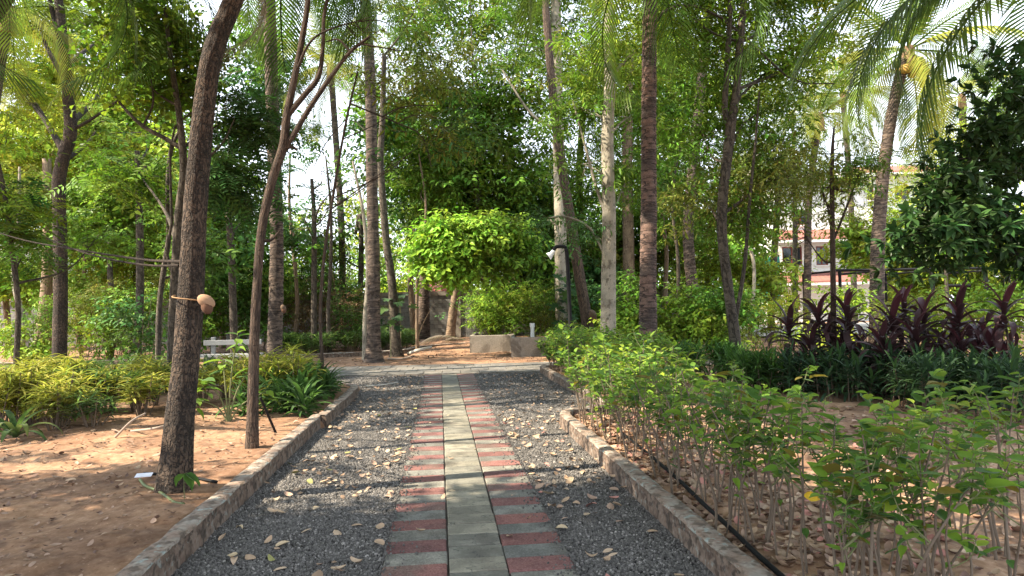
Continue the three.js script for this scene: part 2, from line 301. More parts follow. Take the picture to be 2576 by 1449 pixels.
// concrete planter: two adjoining troughs
const concreteTex = tex(512, 0.6, 0.6, (u, v) => { const a = fbm(u * 4, v * 4, 5, 4, 5), b = fbm(u * 60, v * 60, 2, 60, 7), s = fbm(u * 6, v * 3, 5, 6, 17); let k = mixc([132, 124, 113], [154, 146, 134], a); k = mixc(k, [92, 84, 75], step(0.5, 0.75, s) * 0.6); const g = (b - 0.5) * 26; return [k[0] + g, k[1] + g, k[2] + g, b * 0.5 + a * 0.5]; });
const mConcrete = std(concreteTex, 0.93, 0.008);
function trough(parent, x0, x1, z0, z1, h, t = 0.1) {
  const s = new THREE.Shape([[x0, z0], [x1, z0], [x1, z1], [x0, z1]].map(p => new THREE.Vector2(...p)));
  s.holes.push(new THREE.Path([[x0 + t, z0 + t], [x1 - t, z0 + t], [x1 - t, z1 - t], [x0 + t, z1 - t]].map(p => new THREE.Vector2(...p))));
  const g = new THREE.ExtrudeGeometry(s, { depth: h, bevelEnabled: true, bevelSize: 0.012, bevelThickness: 0.012, bevelSegments: 1 }); g.rotateX(-Math.PI / 2);
  part(parent, 'trough_wall', g, mConcrete);
  const e = new THREE.BoxGeometry(x1 - x0 - 2 * t, 0.1, z1 - z0 - 2 * t); e.translate((x0 + x1) / 2, h - 0.13, -(z0 + z1) / 2); part(parent, 'planting_soil', e, mSoil);
}
const plA = gr(1183, 889), plB = gr(1287, 900);
{
  const a = thing('concrete_planter', 'low concrete planter holding the clipped light green bush', 'planter', 'concrete planters', V(0, -0.03, 0));
  trough(a, plA.x, plB.x - 0.02, -plA.z, -plA.z + 3, 0.62);
  const b = thing('concrete_planter', 'stained concrete planter with the short white pipe, beside the hedge', 'planter', 'concrete planters', V(0, -0.03, 0));
  trough(b, plB.x, plB.x + 3.2, -plB.z, -plB.z + 4.5, 0.63);
}
{ // compound wall of rendered blocks
  const t = tex(512, 0.62, 0.62, (u, v) => { const row = Math.floor(v * 8), uu = u * 4 + (row % 2) * 0.5, fx = Math.abs((uu % 1) - 0.5) * 2, fy = Math.abs(((v * 8) % 1) - 0.5) * 2, j = Math.max(step(0.93, 0.98, fx), step(0.86, 0.95, fy)); const a = fbm(u * 5, v * 5, 5, 5, 2), b = fbm(u * 50, v * 50, 2, 50, 4), id = h3(Math.floor(uu) % 4, row, 5); let k = mixc([112, 112, 108], [150, 148, 142], 0.6 * a + 0.4 * id); k = mixc(k, [84, 82, 78], j * 0.5 + 0.5 * step(0.55, 0.75, a)); const g = (b - 0.5) * 24; return [k[0] + g, k[1] + g, k[2] + g, 1 - j]; });
  const m = std(t, 0.95, 0.012);
  const seg = (x0, x1, z, label) => {
    const o = thing('boundary_wall', label, 'wall', 'compound walls');
    const b = (n, xa, xb, y0, y1, d, mat) => { const g = new GB(); g.box(xa, xb, y0, y1, -z - d / 2, -z + d / 2); const e = g.geo(false); e.computeVertexNormals(); e.deleteAttribute('color'); part(o, n, e, mat); };
    b('wall_body', x0, x1, -0.1, 2.2, 0.16, m); b('coping', x0, x1, 2.2, 2.4, 0.26, mConcrete);
    for (let x = x0 + 1.2; x < x1; x += 3) b('pillar', x, x + 0.3, -0.1, 2.202, 0.3, mConcrete);
  };
  seg(-34, -0.35, 33, 'grey block boundary wall behind the trees left of the planters');
  seg(0, 9.5, 33, 'grey boundary wall behind the bush, right of the planters');
}
// ---------------------------------------------------------------- foliage building blocks
const TINT = [[0.115, 0.225, 0.020], [0.065, 0.145, 0.018], [0.26, 0.34, 0.030], [0.16, 0.205, 0.030], [0.23, 0.40, 0.036], [0.17, 0.12, 0.055], [0.065, 0.16, 0.036], [0.64, 0.26, 0.30], [0.19, 0.31, 0.026], [0.032, 0.078, 0.016]];  // leaf greens; yellow-green ones carry some sunlight, the dark ones some shade, as colour
function leaf(gb, b, dir, up, len, wid, fold, droop, c, hi) { // an ovate blade, folded along its midrib
  const s = dir.clone().cross(up).normalize(), n = s.clone().cross(dir).normalize();
  const q = (t, w, lift) => { const o = b.clone().addScaledVector(dir, len * t).addScaledVector(n, -droop * len * t * t + lift).addScaledVector(s, w); return gb.v(o.x, o.y, o.z, c); };
  if (!hi) { const a = q(0, 0, 0), l = q(0.42, -wid / 2, fold * wid), r = q(0.42, wid / 2, fold * wid), t = q(1, 0, 0); gb.tri(a, r, t); gb.tri(a, t, l); return; }
  const a = q(0, 0, 0), t = q(1, 0, 0), st = hi === 2 ? [[0.18, 0.36], [0.4, 0.5], [0.68, 0.36], [0.86, 0.16]] : [[0.3, 0.46], [0.65, 0.38]];
  let pl = a, pm = a, pr = a;
  for (const [u, w] of st) { const l = q(u, -wid * w, fold * wid), m = q(u, 0, 0), r = q(u, wid * w, fold * wid); if (pm === a) { gb.tri(a, m, l); gb.tri(a, r, m); } else { gb.quad(pl, pm, m, l); gb.quad(pm, pr, r, m); } pl = l; pm = m; pr = r; }
  gb.tri(pl, pm, t); gb.tri(pm, pr, t);
}
const twigC = [0.9, 0.5, 0.45];
function twig(gb, a, b, r, c = twigC) { const d = b.clone().sub(a).normalize(), s = d.clone().cross(Math.abs(d.y) < 0.9 ? V(0, 1, 0) : V(1, 0, 0)).normalize().multiplyScalar(r), t = s.clone().cross(d).normalize().multiplyScalar(r); const k = [s, s.clone().multiplyScalar(-0.5).add(t), s.clone().multiplyScalar(-0.5).sub(t)].map(o => gb.v(a.x + o.x, a.y + o.y, a.z + o.z, c)), e = gb.v(b.x, b.y, b.z, c); for (let i = 0; i < 3; i++) gb.tri(k[i], k[(i + 1) % 3], e); }
function spray(type, seed) { // a twig that runs along +x from the origin
  const r = RNG(seed), g = new GB(), J = () => { const b = rr(r, 0.55, 1.5); return [b * rr(r, 0.85, 1.15), b, b * rr(r, 0.8, 1.2)]; };
  if (type === 'pinnate') {
    for (let k = 0; k < 3; k++) {
      const yaw = rr(r, -1.1, 1.1), el = rr(r, -0.5, 0.4), d = V(Math.cos(yaw) * Math.cos(el), Math.sin(el), Math.sin(yaw) * Math.cos(el)), b = V(0.09 * k, 0, 0), s = d.clone().cross(V(0, 1, 0)).normalize(), L = rr(r, 0.26, 0.38);
      twig(g, b, b.clone().addScaledVector(d, L), 0.003);
      for (let j = 1; j <= 6; j++) for (const q of [-1, 1]) { const t = j / 6, p = b.clone().addScaledVector(d, L * t).add(V(0, -0.08 * t * t, 0)); leaf(g, p, d.clone().multiplyScalar(0.45).addScaledVector(s, q).normalize(), V(0, 1, 0), 0.1 * (1.15 - 0.5 * Math.abs(t - 0.5)), 0.036, 0.1, 0.2, J()); }
    }
  } else if (type === 'whorl') {
    for (let w = 0; w < 2; w++) { const p = V(0.18 + 0.2 * w, 0, 0.05 * w); for (let k = 0; k < 7; k++) { const a = k / 7 * 6.28 + rr(r, -0.3, 0.3), el = rr(r, -0.5, 0.5); leaf(g, p, V(0.45 + 0.3 * w, Math.sin(a) * 0.9 + el * 0.3, Math.cos(a) * 0.9).normalize(), V(0.2, 1, 0.1), rr(r, 0.13, 0.19), rr(r, 0.06, 0.085), 0.12, 0.25, J(), 1); } }
    twig(g, V(0, 0, 0), V(0.4, 0, 0.05), 0.008);
  } else {
    const cfg = { broad: [11, 0.10, 0.14, 0.5, 0.44], lance: [13, 0.10, 0.145, 0.27, 0.42], round: [12, 0.07, 0.095, 0.85, 0.42], small: [18, 0.05, 0.075, 0.5, 0.36] }[type];
    const [n, l0, l1, wr, L] = cfg; twig(g, V(0, 0, 0), V(L, 0.02, 0), 0.004);
    const side = V(0.25, rr(r, -0.1, 0.15), 0.25); twig(g, V(L * 0.3, 0, 0), side.clone().add(V(L * 0.3, 0, 0)), 0.003);
    for (let k = 0; k < n; k++) {
      const onSide = k % 3 === 2, t = (k + 1) / n, b = onSide ? V(L * 0.3, 0, 0).addScaledVector(side, t) : V(L * t, 0.02 * t, 0), a = k * 2.4 + rr(r, -0.4, 0.4);
      leaf(g, b, V(0.55, 0.55 * Math.sin(a) - 0.15, Math.cos(a)).normalize(), V(rr(r, -0.4, 0.4), 1, rr(r, -0.4, 0.4)).normalize(), rr(r, l0, l1), rr(r, l0, l1) * wr, 0.15, rr(r, 0, 0.35), J(), type === 'small' ? 0 : 1);
    }
  }
  return g.geo();
}
const SPRAY = {}; for (const [k, s] of [['broad', 3], ['lance', 4], ['round', 5], ['small', 6], ['pinnate', 8], ['whorl', 9]]) SPRAY[k] = spray(k, s);

// sun-lit places of the photograph: openings in the canopy through which the sun falls there
const LIT = [];
const lit = (p, r) => LIT.push([p.x, p.y, p.z, r]);
for (const [px, py, r] of [[1150, 1090, .4], [1225, 1085, .44], [1310, 1085, .5], [1375, 1100, .45], [1290, 1045, .3], [1110, 1085, .3], [1200, 1035, .25], [1060, 1105, .25], [1130, 1040, .2], [1420, 1120, .24], [1340, 1120, .22], [870, 1105, .17], [810, 1128, .2], [930, 1075, .15], [985, 1055, .13], [760, 1165, .13], [840, 1075, .12], [1000, 1090, .15], [900, 1150, .1],
  [1150, 1000, .17], [1100, 985, .13], [1180, 975, .13], [1370, 965, .18], [1330, 1015, .14], [1310, 960, .15], [1060, 1020, .12], [960, 1015, .12], [1700, 1300, .08], [780, 1215, .1], [850, 1200, .07]]) lit(gr(px, py), r);
for (const [px, py, r] of [[40, 1125, .35], [150, 1110, .34], [260, 1100, .36], [350, 1090, .36], [560, 1085, .4], [500, 1130, .3], [650, 1080, .3], [120, 1165, .22], [300, 1145, .28], [570, 1165, .2], [620, 1120, .24], [20, 1190, .2], [560, 1210, .13], [230, 1180, .16], [420, 1060, .3], [100, 1260, .1]]) lit(gr(px, py, .1), r);
for (const [px, py, r] of [[60, 950, .7], [150, 945, .7], [270, 955, .7], [360, 985, .45], [20, 1000, .45], [200, 1000, .5], [90, 910, .4], [400, 930, .4], [330, 930, .45], [530, 965, .25], [560, 990, .25], [700, 940, .35], [720, 970, .3]]) lit(at(px, py, 9.5), r);
for (const [px, py, r] of [[1080, 892, .9], [1150, 885, .9], [1010, 900, .7], [1250, 895, .7], [930, 892, .5], [1120, 870, .6], [1200, 905, .5], [60, 880, .8], [250, 870, .8], [380, 880, .7], [1110, 940, .3], [1210, 932, .2]]) lit(gr(px, py, 0), r);
for (const [px, py, z, r] of [[470, 1040, 5.5, .42], [480, 940, 5.5, .42], [488, 820, 5.5, .42], [475, 760, 5.5, .42], [515, 770, 5.45, .42], [470, 690, 5.5, .42], [505, 300, 5.6, .42], [520, 190, 5.6, .42], [475, 560, 5.5, .42], [640, 770, 7.2, .42], [655, 600, 7.2, .42], [690, 430, 7.2, .42], [690, 930, 16, .4], [692, 700, 16, .35], [940, 640, 20, .6], [940, 850, 20, .4], [1140, 790, 29, 1.6], [1140, 740, 29, 1.4], [1110, 770, 32, 1.2], [1165, 780, 32, 1.2], [1100, 850, 27, 1], [1180, 850, 27, 1], [1408, 450, 24, .8], [1408, 560, 24, .8], [1408, 680, 24, .7], [1450, 650, 22, .6], [1735, 640, 24, .7], [1745, 760, 24, .7], [1632, 620, 13, .3], [1635, 60, 13, .25], [1532, 120, 18, .5], [1531, 560, 18, .3], [1480, 760, 22, .5], [105, 800, 24, 1.2], [530, 850, 17, .6], [600, 855, 17, .5], [1210, 865, 23, .8], [1340, 870, 21, .5], [1320, 830, 21, .4],
  [1450, 890, 11, .6], [1500, 925, 9.5, .55], [1560, 940, 9, .5], [1420, 860, 14, .7], [1400, 840, 15, .6], [1650, 950, 8, .4], [1780, 960, 6.8, .35], [1900, 975, 6, .3], [2050, 990, 5.2, .28], [1720, 990, 6.5, .25], [2250, 1040, 4.3, .2], [2480, 1060, 3.8, .22], [1600, 960, 8.5, .25], [1480, 980, 9, .3], [1700, 930, 8, .2], [1850, 950, 7, .2], [1130, 620, 21.5, 1.3], [1200, 600, 21.5, 1.2], [1080, 600, 22, .9], [1170, 680, 21.5, 1], [1225, 770, 24.3, 1.2], [1290, 770, 24, 1]]) lit(at(px, py, z), r);
for (const [px, py, r] of [[1600, 1140, .15], [1700, 1240, .11], [1900, 1100, .2], [2000, 1080, .16], [2200, 1250, .12], [2350, 1220, .12], [1830, 1160, .1], [2100, 1150, .14], [1760, 1080, .14], [2250, 1130, .14], [1480, 1100, .16], [2000, 1240, .1], [2430, 1330, .08]]) lit(gr(px, py, .08), r);
function opened(x, y, z, k) {
  for (let i = 0; i < LIT.length; i++) { const l = LIT[i], dx = x - l[0], dy = y - l[1], dz = z - l[2], a = dx * SUN.x + dy * SUN.y + dz * SUN.z; if (a < 0.5) continue; const p = dx * dx + dy * dy + dz * dz - a * a, r = l[3] * k + 0.08 + 0.28 * Math.min(1, l[3] * 4 - 0.2); if (p < r * r) return true; }
  return false;
}
let total = 0, keepAll = false;
function cluster(L, c, R, n, type, tint, r, sc) { // sprays gathered in clumps through an uneven ellipsoid
  const per = 7, nc = Math.max(2, Math.round(n / per)), T = TINT[tint];
  for (let k = 0; k < nc; k++) {
    let d; do d = V(rr(r, -1, 1), rr(r, -1, 1), rr(r, -1, 1)); while (d.lengthSq() > 1 || (d.lengthSq() < 0.2 && r() < 0.6));
    const o = c.clone().add(V(d.x * R[0], d.y * R[1], d.z * R[2])), b = rr(r, 0.75, 1.25), hu = rr(r, 0.82, 1.22), s0 = 0.22 * sc + 0.08 * Math.min(...R);
    for (let j = 0; j < per; j++) {
      const g = () => (r() + r() + r() - 1.5) * 1.3, x = o.x + g() * s0, y = o.y + g() * s0 * 0.75, z = o.z + g() * s0;
      if (y < 0.15 || !keepAll && opened(x, y, z, 0.85 + 0.3 * r())) continue;
      const s = sc * rr(r, 0.6, 1.35), v = b * rr(r, 0.85, 1.15);
      L.push({ m: M4(x, y, z, rr(r, -0.5, 0.5), r() * 6.283, rr(r, -0.9, 0.35), s), c: [T[0] * v * hu, T[1] * v, T[2] * v] }); total++;
    }
  }
}
const px2m = z => z / FPX;
const relBark = (amp, f) => (a, l) => 1 + amp * (fbm(Math.cos(a) * f + 9, Math.sin(a) * f + l * f * 0.9 + 9, 3, 0, 3) - 0.5) * 2;
const B0 = V(0, 0, 0);
function local(geo, o) { geo.translate(-o.x, -o.y, -o.z); return geo; }
// a tree surveyed from the photograph: trunk points [px, py, width px] at depth z; crowns [px, py, z, rx px, ry px, n, type, tint, scale?]
function tree(o) {
  const r = RNG(o.seed ?? Math.round(o.pts[0][0] * 13 + o.z * 7)), z = o.z;
  const pts = o.pts.map(p => p.isVector3 ? p : at(p[0], p[1], p[3] ?? z)), rad = o.pts.map((p, i) => p.isVector3 ? o.w[i] / 2 : p[2] / 2 * px2m(z));
  const foot = pts[0].clone(); foot.y = o.foot ?? Math.min(foot.y, 0.06); if (pts[0].y > 0.3) { pts.unshift(V(pts[0].x + (pts[0].x - pts[1].x) * 0.1, foot.y - 0.1, pts[0].z)); rad.unshift(rad[0] * 1.15); } else pts[0].y = foot.y - 0.1;
  const g = thing(o.name || 'tree', o.label, o.category || 'tree', o.group, foot), len = pts.reduce((s, p, i) => i ? s + p.distanceTo(pts[i - 1]) : 0, 0);
  const seg = o.seg ?? (z < 9 ? 40 : 14), n = Math.max(10, Math.round(len / (z < 9 ? 0.045 : 0.16)));
  const gb = new GB(), [P, Q] = spline(pts, rad, n);
  const flare = t => 1 + (o.flare ?? 0.25) * Math.exp(-t * len / 0.25), rel = relBark(o.rough ?? 0.07, o.freq ?? 2.2);
  sweep(gb, P, Q, seg, (a, l, t) => rel(a, l) * flare(t) * (1 + (o.butt ?? 0) * Math.exp(-l / 0.5) * Math.cos(a * 5)));
  const bark = o.bark || mBarkGrey, tr = part(g, 'trunk', local(gb.geo(), foot), bark); tr.geometry.deleteAttribute('color');
  const limbs = (o.limbs || []).map(l => [l.map(p => at(p[0], p[1], p[3] ?? z)), l.map(p => p[2] / 2 * px2m(z))]);
  const lists = {};
  keepAll = !!o.whole;
  for (const c of o.crown || []) {
    const C = c[0].isVector3 ? c[0] : at(c[0], c[1], c[2] + (z > 11 ? 0.05 * z : 0)), off = c[0].isVector3 ? 1 : 3, k = c[0].isVector3 ? 1 : px2m(c[2]);
    const rx = c[off] * k, ry = c[off + 1] * k, nn = c[off + 2] * (off === 3 ? (z > 20 ? 1.7 : 1.35) : 1), type = c[off + 3], tint = c[off + 4], sc = (c[off + 5] ?? 1) * (off === 3 && z > 19 ? 1.4 : off === 3 && z > 11 ? 1.25 : 1), wide = off === 3 && z > 8 ? 1.32 : 1;
    cluster(lists[type] ??= [], C, [rx * wide, ry * wide, Math.min(rx, ry * 1.3) * wide], nn, type, tint, r, sc);
    if (o.nolimb) continue;
    // a limb from the trunk up into this part of the crown, with side twigs
    let best = 0, bd = 1e9; P.forEach((p, i) => { if (i < P.length * (off === 1 ? 0.88 : o.limbFrom ?? 0)) return; const dd = Math.abs(p.y - (C.y - 0.55 * p.distanceTo(C))) + 0.2 * p.distanceTo(C); if (dd < bd) { bd = dd; best = i; } });
    const S = P[best], r0 = Math.min(Q[best] * 0.55, 0.02 + 0.012 * S.distanceTo(C)), e = C.clone().add(V(rr(r, -.4, .4) * rx, rr(r, 0, .6) * ry, rr(r, -.3, .3) * rx));
    const mid = S.clone().lerp(e, 0.45).add(V(rr(r, -.2, .2), rr(r, -.25, .1), rr(r, -.2, .2)));
    limbs.push([[S, mid, e], [r0, r0 * 0.65, r0 * 0.2]]);
    for (let q = 0; q < 4; q++) { const t = rr(r, 0.45, 0.95), a = mid.clone().lerp(e, t), b = C.clone().add(V(rr(r, -1, 1) * rx, rr(r, -.7, .9) * ry, rr(r, -1, 1) * rx)); limbs.push([[a, a.clone().lerp(b, 0.5).add(V(0, rr(r, -.15, .1), 0)), b], [r0 * 0.4, r0 * 0.25, r0 * 0.08], 1]); }
  }
  keepAll = false;
  for (const [p, q, fine] of limbs) { const b = new GB(), [A, B] = spline(p, q, z < 9 ? 24 : 10); sweep(b, A, B, fine ? 4 : z < 9 ? 12 : 6, z < 9 ? relBark(0.06, 3) : null); const m = part(g, 'branch', local(b.geo(), foot), bark); m.geometry.deleteAttribute('color'); }
  for (const [type, L] of Object.entries(lists)) if (L.length) { for (const e of L) { e.m.elements[12] -= foot.x; e.m.elements[13] -= foot.y; e.m.elements[14] -= foot.z; } inst('crown', SPRAY[type], o.leafMat || mLeaf, L, g); }
  return g;
}
// coconut fronds: a bent midrib along +x with two rows of hanging leaflets
function frondGeo(L, bend, hang, seed, ragged = 0) {
  const r = RNG(seed), g = new GB(), N = 50, P = [], n = 20; let a = 0, x = 0, y = 0;
  for (let i = 0; i <= n; i++) { P.push(V(x, y, 0)); a -= bend / n * (0.4 + 1.2 * i / n); x += Math.cos(a) * L / n; y += Math.sin(a) * L / n; }
  const rib = [0.62, 0.75, 0.4]; sweep(g, P, P.map((_, i) => 0.024 * (1 - i / n) + 0.005), 5, null, rib);
  const c = new THREE.CatmullRomCurve3(P);
  for (let k = 5; k < N; k++) for (const s of [-1, 1]) {
    if (r() < ragged) continue;
    const t = k / N, b = c.getPoint(t), d = c.getTangent(t), up = V(-d.y, d.x, 0), l = L * 0.235 * Math.pow(Math.sin(Math.PI * (0.08 + 0.86 * t)), 0.6) * rr(r, 0.85, 1.1), f = 0.55 + 0.5 * t;
    const w = 0.026 + 0.010 * (1 - t), v = rr(r, 0.75, 1.25), col = [v * rr(r, .9, 1.15), v, v];
    const o = d.clone().multiplyScalar(f).add(V(0, 0, s)).addScaledVector(up, 0.25).normalize(), q1 = b.clone().addScaledVector(o, l * 0.45).add(V(0, -hang * l * 0.12, 0)), q2 = b.clone().addScaledVector(o, l * 0.86).add(V(0, -hang * l * 0.62, 0)), wd = d.clone().multiplyScalar(w);
    const A = g.v(b.x - wd.x * .5, b.y - wd.y * .5, b.z, col), B = g.v(b.x + wd.x * .5, b.y + wd.y * .5, b.z, col), C = g.v(q1.x - wd.x, q1.y - wd.y + 0.004, q1.z, col), D = g.v(q1.x + wd.x, q1.y + wd.y + 0.004, q1.z, col), T = g.v(q2.x, q2.y, q2.z, col);
    g.quad(A, B, D, C); g.tri(C, D, T);
  }
  return g.geo();
}
const FROND = [frondGeo(4, 0.9, 0.7, 1), frondGeo(4, 1.4, 0.9, 2), frondGeo(4, 1.9, 1.0, 3), frondGeo(4, 2.5, 1.1, 4), frondGeo(4, 1.6, 1.25, 5, 0.25)];
const frondMats = [[0.075, 0.145, 0.022], [0.12, 0.19, 0.026], [0.22, 0.25, 0.035], [0.065, 0.12, 0.02], [0.22, 0.19, 0.14]].map(c => leafMat(0.38, { color: new THREE.Color().setRGB(...c) }));  // the yellow entry is the sunlit look, put into the frond colour
const nutGeo = (() => { const g = new THREE.IcosahedronGeometry(0.12, 2); g.scale(0.9, 1.15, 0.9); return g; })(), mNut = hue(0.42, 0.26, 0.06, 0.6), mNutGreen = hue(0.16, 0.2, 0.04, 0.6);
const sheathGeo = new THREE.CylinderGeometry(0.16, 0.2, 0.7, 12), mSheath = hue(0.22, 0.14, 0.08, 0.95);
function palm(o) { // pts as in tree(); fronds: list of [azimuth, elevation, variant, colour, scale] or a count
  const r = RNG(o.seed ?? Math.round(o.pts[0][0] * 17 + o.z * 5)), z = o.z, pts = o.pts.map(p => at(p[0], p[1], p[3] ?? z)), rad = o.pts.map(p => p[2] / 2 * px2m(z));
  const foot = V(pts[0].x, o.foot ?? 0.03, pts[0].z); if (pts[0].y > 0.4) { pts.unshift(V(pts[0].x, -0.05, pts[0].z)); rad.unshift(rad[0] * 1.12); } else pts[0].y = foot.y - 0.05;
  const g = thing('coconut_palm', o.label, 'palm tree', o.group ?? 'coconut palms', foot), [P, Q] = spline(pts, rad, 200), gb = new GB(), len = pts.reduce((s, p, i) => i ? s + p.distanceTo(pts[i - 1]) : 0, 0);
  const step0 = o.ring ?? 0.075, w = RNG(3);
  sweep(gb, P, Q, z < 16 ? 28 : 16, (a, l, t) => { const k = l / step0 + 0.35 * noise3(l * 2, Math.cos(a), 2) + 0.4 * (noise3(Math.cos(a) * 1.5 + 5, Math.sin(a) * 1.5 + l * 1.2, 4) - 0.5), f = k - Math.floor(k); return (1 + 0.12 * (f < 0.8 ? f : 4 * (1 - f)) - 0.05 + 0.05 * (noise3(Math.cos(a) * 3 + 7, Math.sin(a) * 3 + l * 5, 1) - 0.5)) * (1 + (o.flare ?? 0.3) * Math.exp(-l / 0.22)); });
  part(g, 'trunk', local(gb.geo(), foot), o.bark || mBarkPalm).geometry.deleteAttribute('color');
  const top = P[P.length - 1].clone().sub(foot), n = o.n ?? 16, s0 = o.s ?? 1;
  const sh = part(g, 'crown_shaft', sheathGeo, mSheath); sh.position.copy(top).add(V(0, -0.1, 0));
  for (let k = 0; k < n; k++) {
    const az = k * 2.4 + rr(r, -0.2, 0.2), age = k / n, el = 1.15 - 1.6 * age + rr(r, -.12, .12), v = age < 0.25 ? 0 : age < 0.5 ? 1 : age < 0.8 ? 2 : 3, cols = o.cols || [0, 1, 1, 0];
    const m = part(g, 'frond', FROND[v], frondMats[cols[Math.floor(r() * cols.length)]]); m.position.copy(top).add(V(0, 0.15, 0)); m.rotation.order = 'YZX'; m.rotation.set(rr(r, -.25, .25), az, el); m.scale.setScalar(s0 * rr(r, 0.85, 1.1));
  }
  for (const f of o.extra || []) { const m = part(g, 'frond', FROND[f[2]], frondMats[f[3]]); m.position.copy(top).add(V(0, 0.15, 0)); m.rotation.order = 'YZX'; m.rotation.set(f[5] ?? 0, f[0], f[1]); m.scale.setScalar(f[4]); }
  for (let k = 0; k < (o.nuts ?? 0); k++) { const a = k * 1.1, m = part(g, 'coconut', nutGeo, k % 3 ? mNut : mNutGreen); m.position.copy(top).add(V(Math.cos(a) * 0.3, -0.2 - 0.12 * (k % 3), Math.sin(a) * 0.3)); }
  return g;
}
// ---------------------------------------------------------------- the trees of the photograph
// nearest trees
tree({ name: 'leaning_tree', label: 'thick dark-barked tree leaning right in the left foreground, coconut husk tied on', seed: 11, z: 5.5, bark: mBarkDark, foot: 0.1, rough: 0.085, freq: 3, flare: 0.4, butt: 0.1,
  pts: [[436, 1218, 70], [450, 1080, 66], [466, 930, 62], [478, 780, 62], [486, 620, 57], [497, 450, 54], [512, 290, 53], [528, 170, 51], [548, 95, 49], [575, 30, 47], [605, -50, 45], [640, -220, 40], [660, -500, 32], [655, -800, 19]],
  limbs: [[[640, -200, 36], [780, -420, 26, 4.6], [900, -640, 12, 3.6]], [[655, -350, 34], [480, -560, 24, 5], [260, -760, 10, 4.4]], [[455, 658, 8], [380, 655, 7, 5.8], [300, 645, 6, 6.0], [180, 626, 5, 6.3], [60, 604, 4, 6.6], [-80, 560, 3, 7]], [[450, 668, 7], [380, 668, 6, 5.7], [290, 655, 5, 5.9], [200, 632, 4, 6.1], [120, 600, 3, 6.3]]],
  crown: [[V(-2.2, 6.6, -4.4), 1.9, 1.2, 900, 'broad', 0, 1.1], [V(-0.4, 7.2, -3.6), 1.8, 1.1, 800, 'broad', 0, 1.1], [V(-3.9, 7.0, -4.2), 1.7, 1.1, 700, 'broad', 8, 1.1]] });
tree({ name: 'slender_tree', label: 'slender brown tree with forked branches, between the leaning tree and the palm', seed: 12, z: 7.2, bark: mBarkBrown, foot: 0.1, rough: 0.06, flare: 0.3, seg: 24,
  pts: [[633, 1118, 28], [637, 980, 26], [641, 840, 24], [648, 700, 22], [659, 575, 22], [686, 450, 22], [712, 370, 23], [722, 290, 20], [742, 190, 16], [760, 100, 15], [775, 0, 13], [790, -200, 10], [800, -420, 6]],
  limbs: [[[712, 378, 16], [738, 340, 14], [780, 270, 13], [835, 190, 11], [882, 130, 9], [930, 92, 7]], [[722, 292, 15], [765, 240, 14], [800, 195, 13], [812, 120, 10], [815, 40, 9], [832, -40, 8], [850, -200, 5]], [[882, 130, 6], [850, 100, 5], [820, 105, 3]], [[655, 600, 8], [680, 605, 7], [705, 580, 4]], [[715, 375, 9], [735, 370, 8], [748, 378, 6]], [[905, 110, 5], [950, 118, 4], [1010, 128, 2.5]]],
  crown: [[V(-2.4, 6.2, -6.6), 1.5, 1.0, 500, 'broad', 0, 1], [V(-1.2, 6.8, -6.0), 1.5, 1.0, 500, 'broad', 0, 1], [960, 60, 7.4, 70, 50, 37, 'lance', 3, 0.9]] });
// off-frame trees on the sunny side, whose crowns shade the foreground
const SH = (x, y, z, n, t = 0, rx = 2.2, ry = 1.1, ty = 'broad') => [V(x, y, -z), rx, ry, n, ty, t, 1.25];
tree({ name: 'shade_tree', label: 'broad-crowned tree just left of the view, shading the foreground soil', seed: 31, z: 3, w: [0.36, 0.3, 0.24, 0.16], pts: [V(-7.2, 0.1, -2.4), V(-7.1, 2.5, -2.5), V(-6.9, 5, -2.6), V(-6.7, 7, -2.6)], bark: mBarkGrey, group: 'trees outside the view', crown: [SH(-8.6, 6.4, 3.2, 595), SH(-6.2, 6.8, 3.0, 680), SH(-7.4, 7.4, 1.2, 595), SH(-4.6, 6.3, 1.6, 680), SH(-8.8, 5.4, 5.3, 425, 0, 1.7), SH(-6.2, 5.9, 0, 595), SH(-10, 6.6, 1.6, 510)] });
tree({ name: 'shade_tree', label: 'tall leafy tree behind the camera position, crown over the path', seed: 32, z: 3, w: [0.3, 0.26, 0.2, 0.14], pts: [V(-2.9, 0.1, 1.6), V(-2.8, 2.5, 1.5), V(-2.7, 5, 1.4), V(-2.6, 6.8, 1.3)], bark: mBarkBrown, group: 'trees outside the view', crown: [SH(-2.4, 6.2, 1.0, 544), SH(-3.6, 6.6, 2.8, 612), SH(-1.2, 6.8, 1.8, 544), SH(-1.8, 5.6, -0.6, 476), SH(0.4, 6.4, 0.4, 476), SH(-4.2, 7.4, 0.2, 408)] });
tree({ name: 'shade_tree', label: 'spreading tree far left of the view, beyond the sunlit shrubs', seed: 33, z: 8, w: [0.34, 0.28, 0.2], pts: [V(-10.6, 0.1, -7), V(-10.4, 3, -7), V(-10.2, 6.5, -7)], bark: mBarkGrey, group: 'trees outside the view', crown: [SH(-11.5, 6.2, 7.5, 600, 8), SH(-9.5, 7.6, 6.5, 700), SH(-12.5, 7.2, 5, 600), SH(-7.2, 6.8, 5.2, 330), SH(-8.2, 7.0, 7.4, 330), SH(-6.6, 7.2, 6.6, 300), SH(-12, 8.4, 9.5, 500, 8)] });
tree({ name: 'shade_tree', label: 'leafy tree right of the view, crown over the hibiscus bed', seed: 34, z: 4, w: [0.28, 0.22, 0.16], pts: [V(5.6, 0.1, -2), V(5.4, 3, -2.2), V(5.0, 6, -2.4)], bark: mBarkGrey, group: 'trees outside the view', crown: [SH(4.6, 6.0, 2.6, 360), SH(2.6, 6.2, 3.2, 420), SH(1.2, 6.6, 2.6, 360), SH(3.6, 7.2, 1.2, 300), SH(2.8, 6.9, 4.8, 300), SH(0.6, 7.6, 4.4, 360)] });
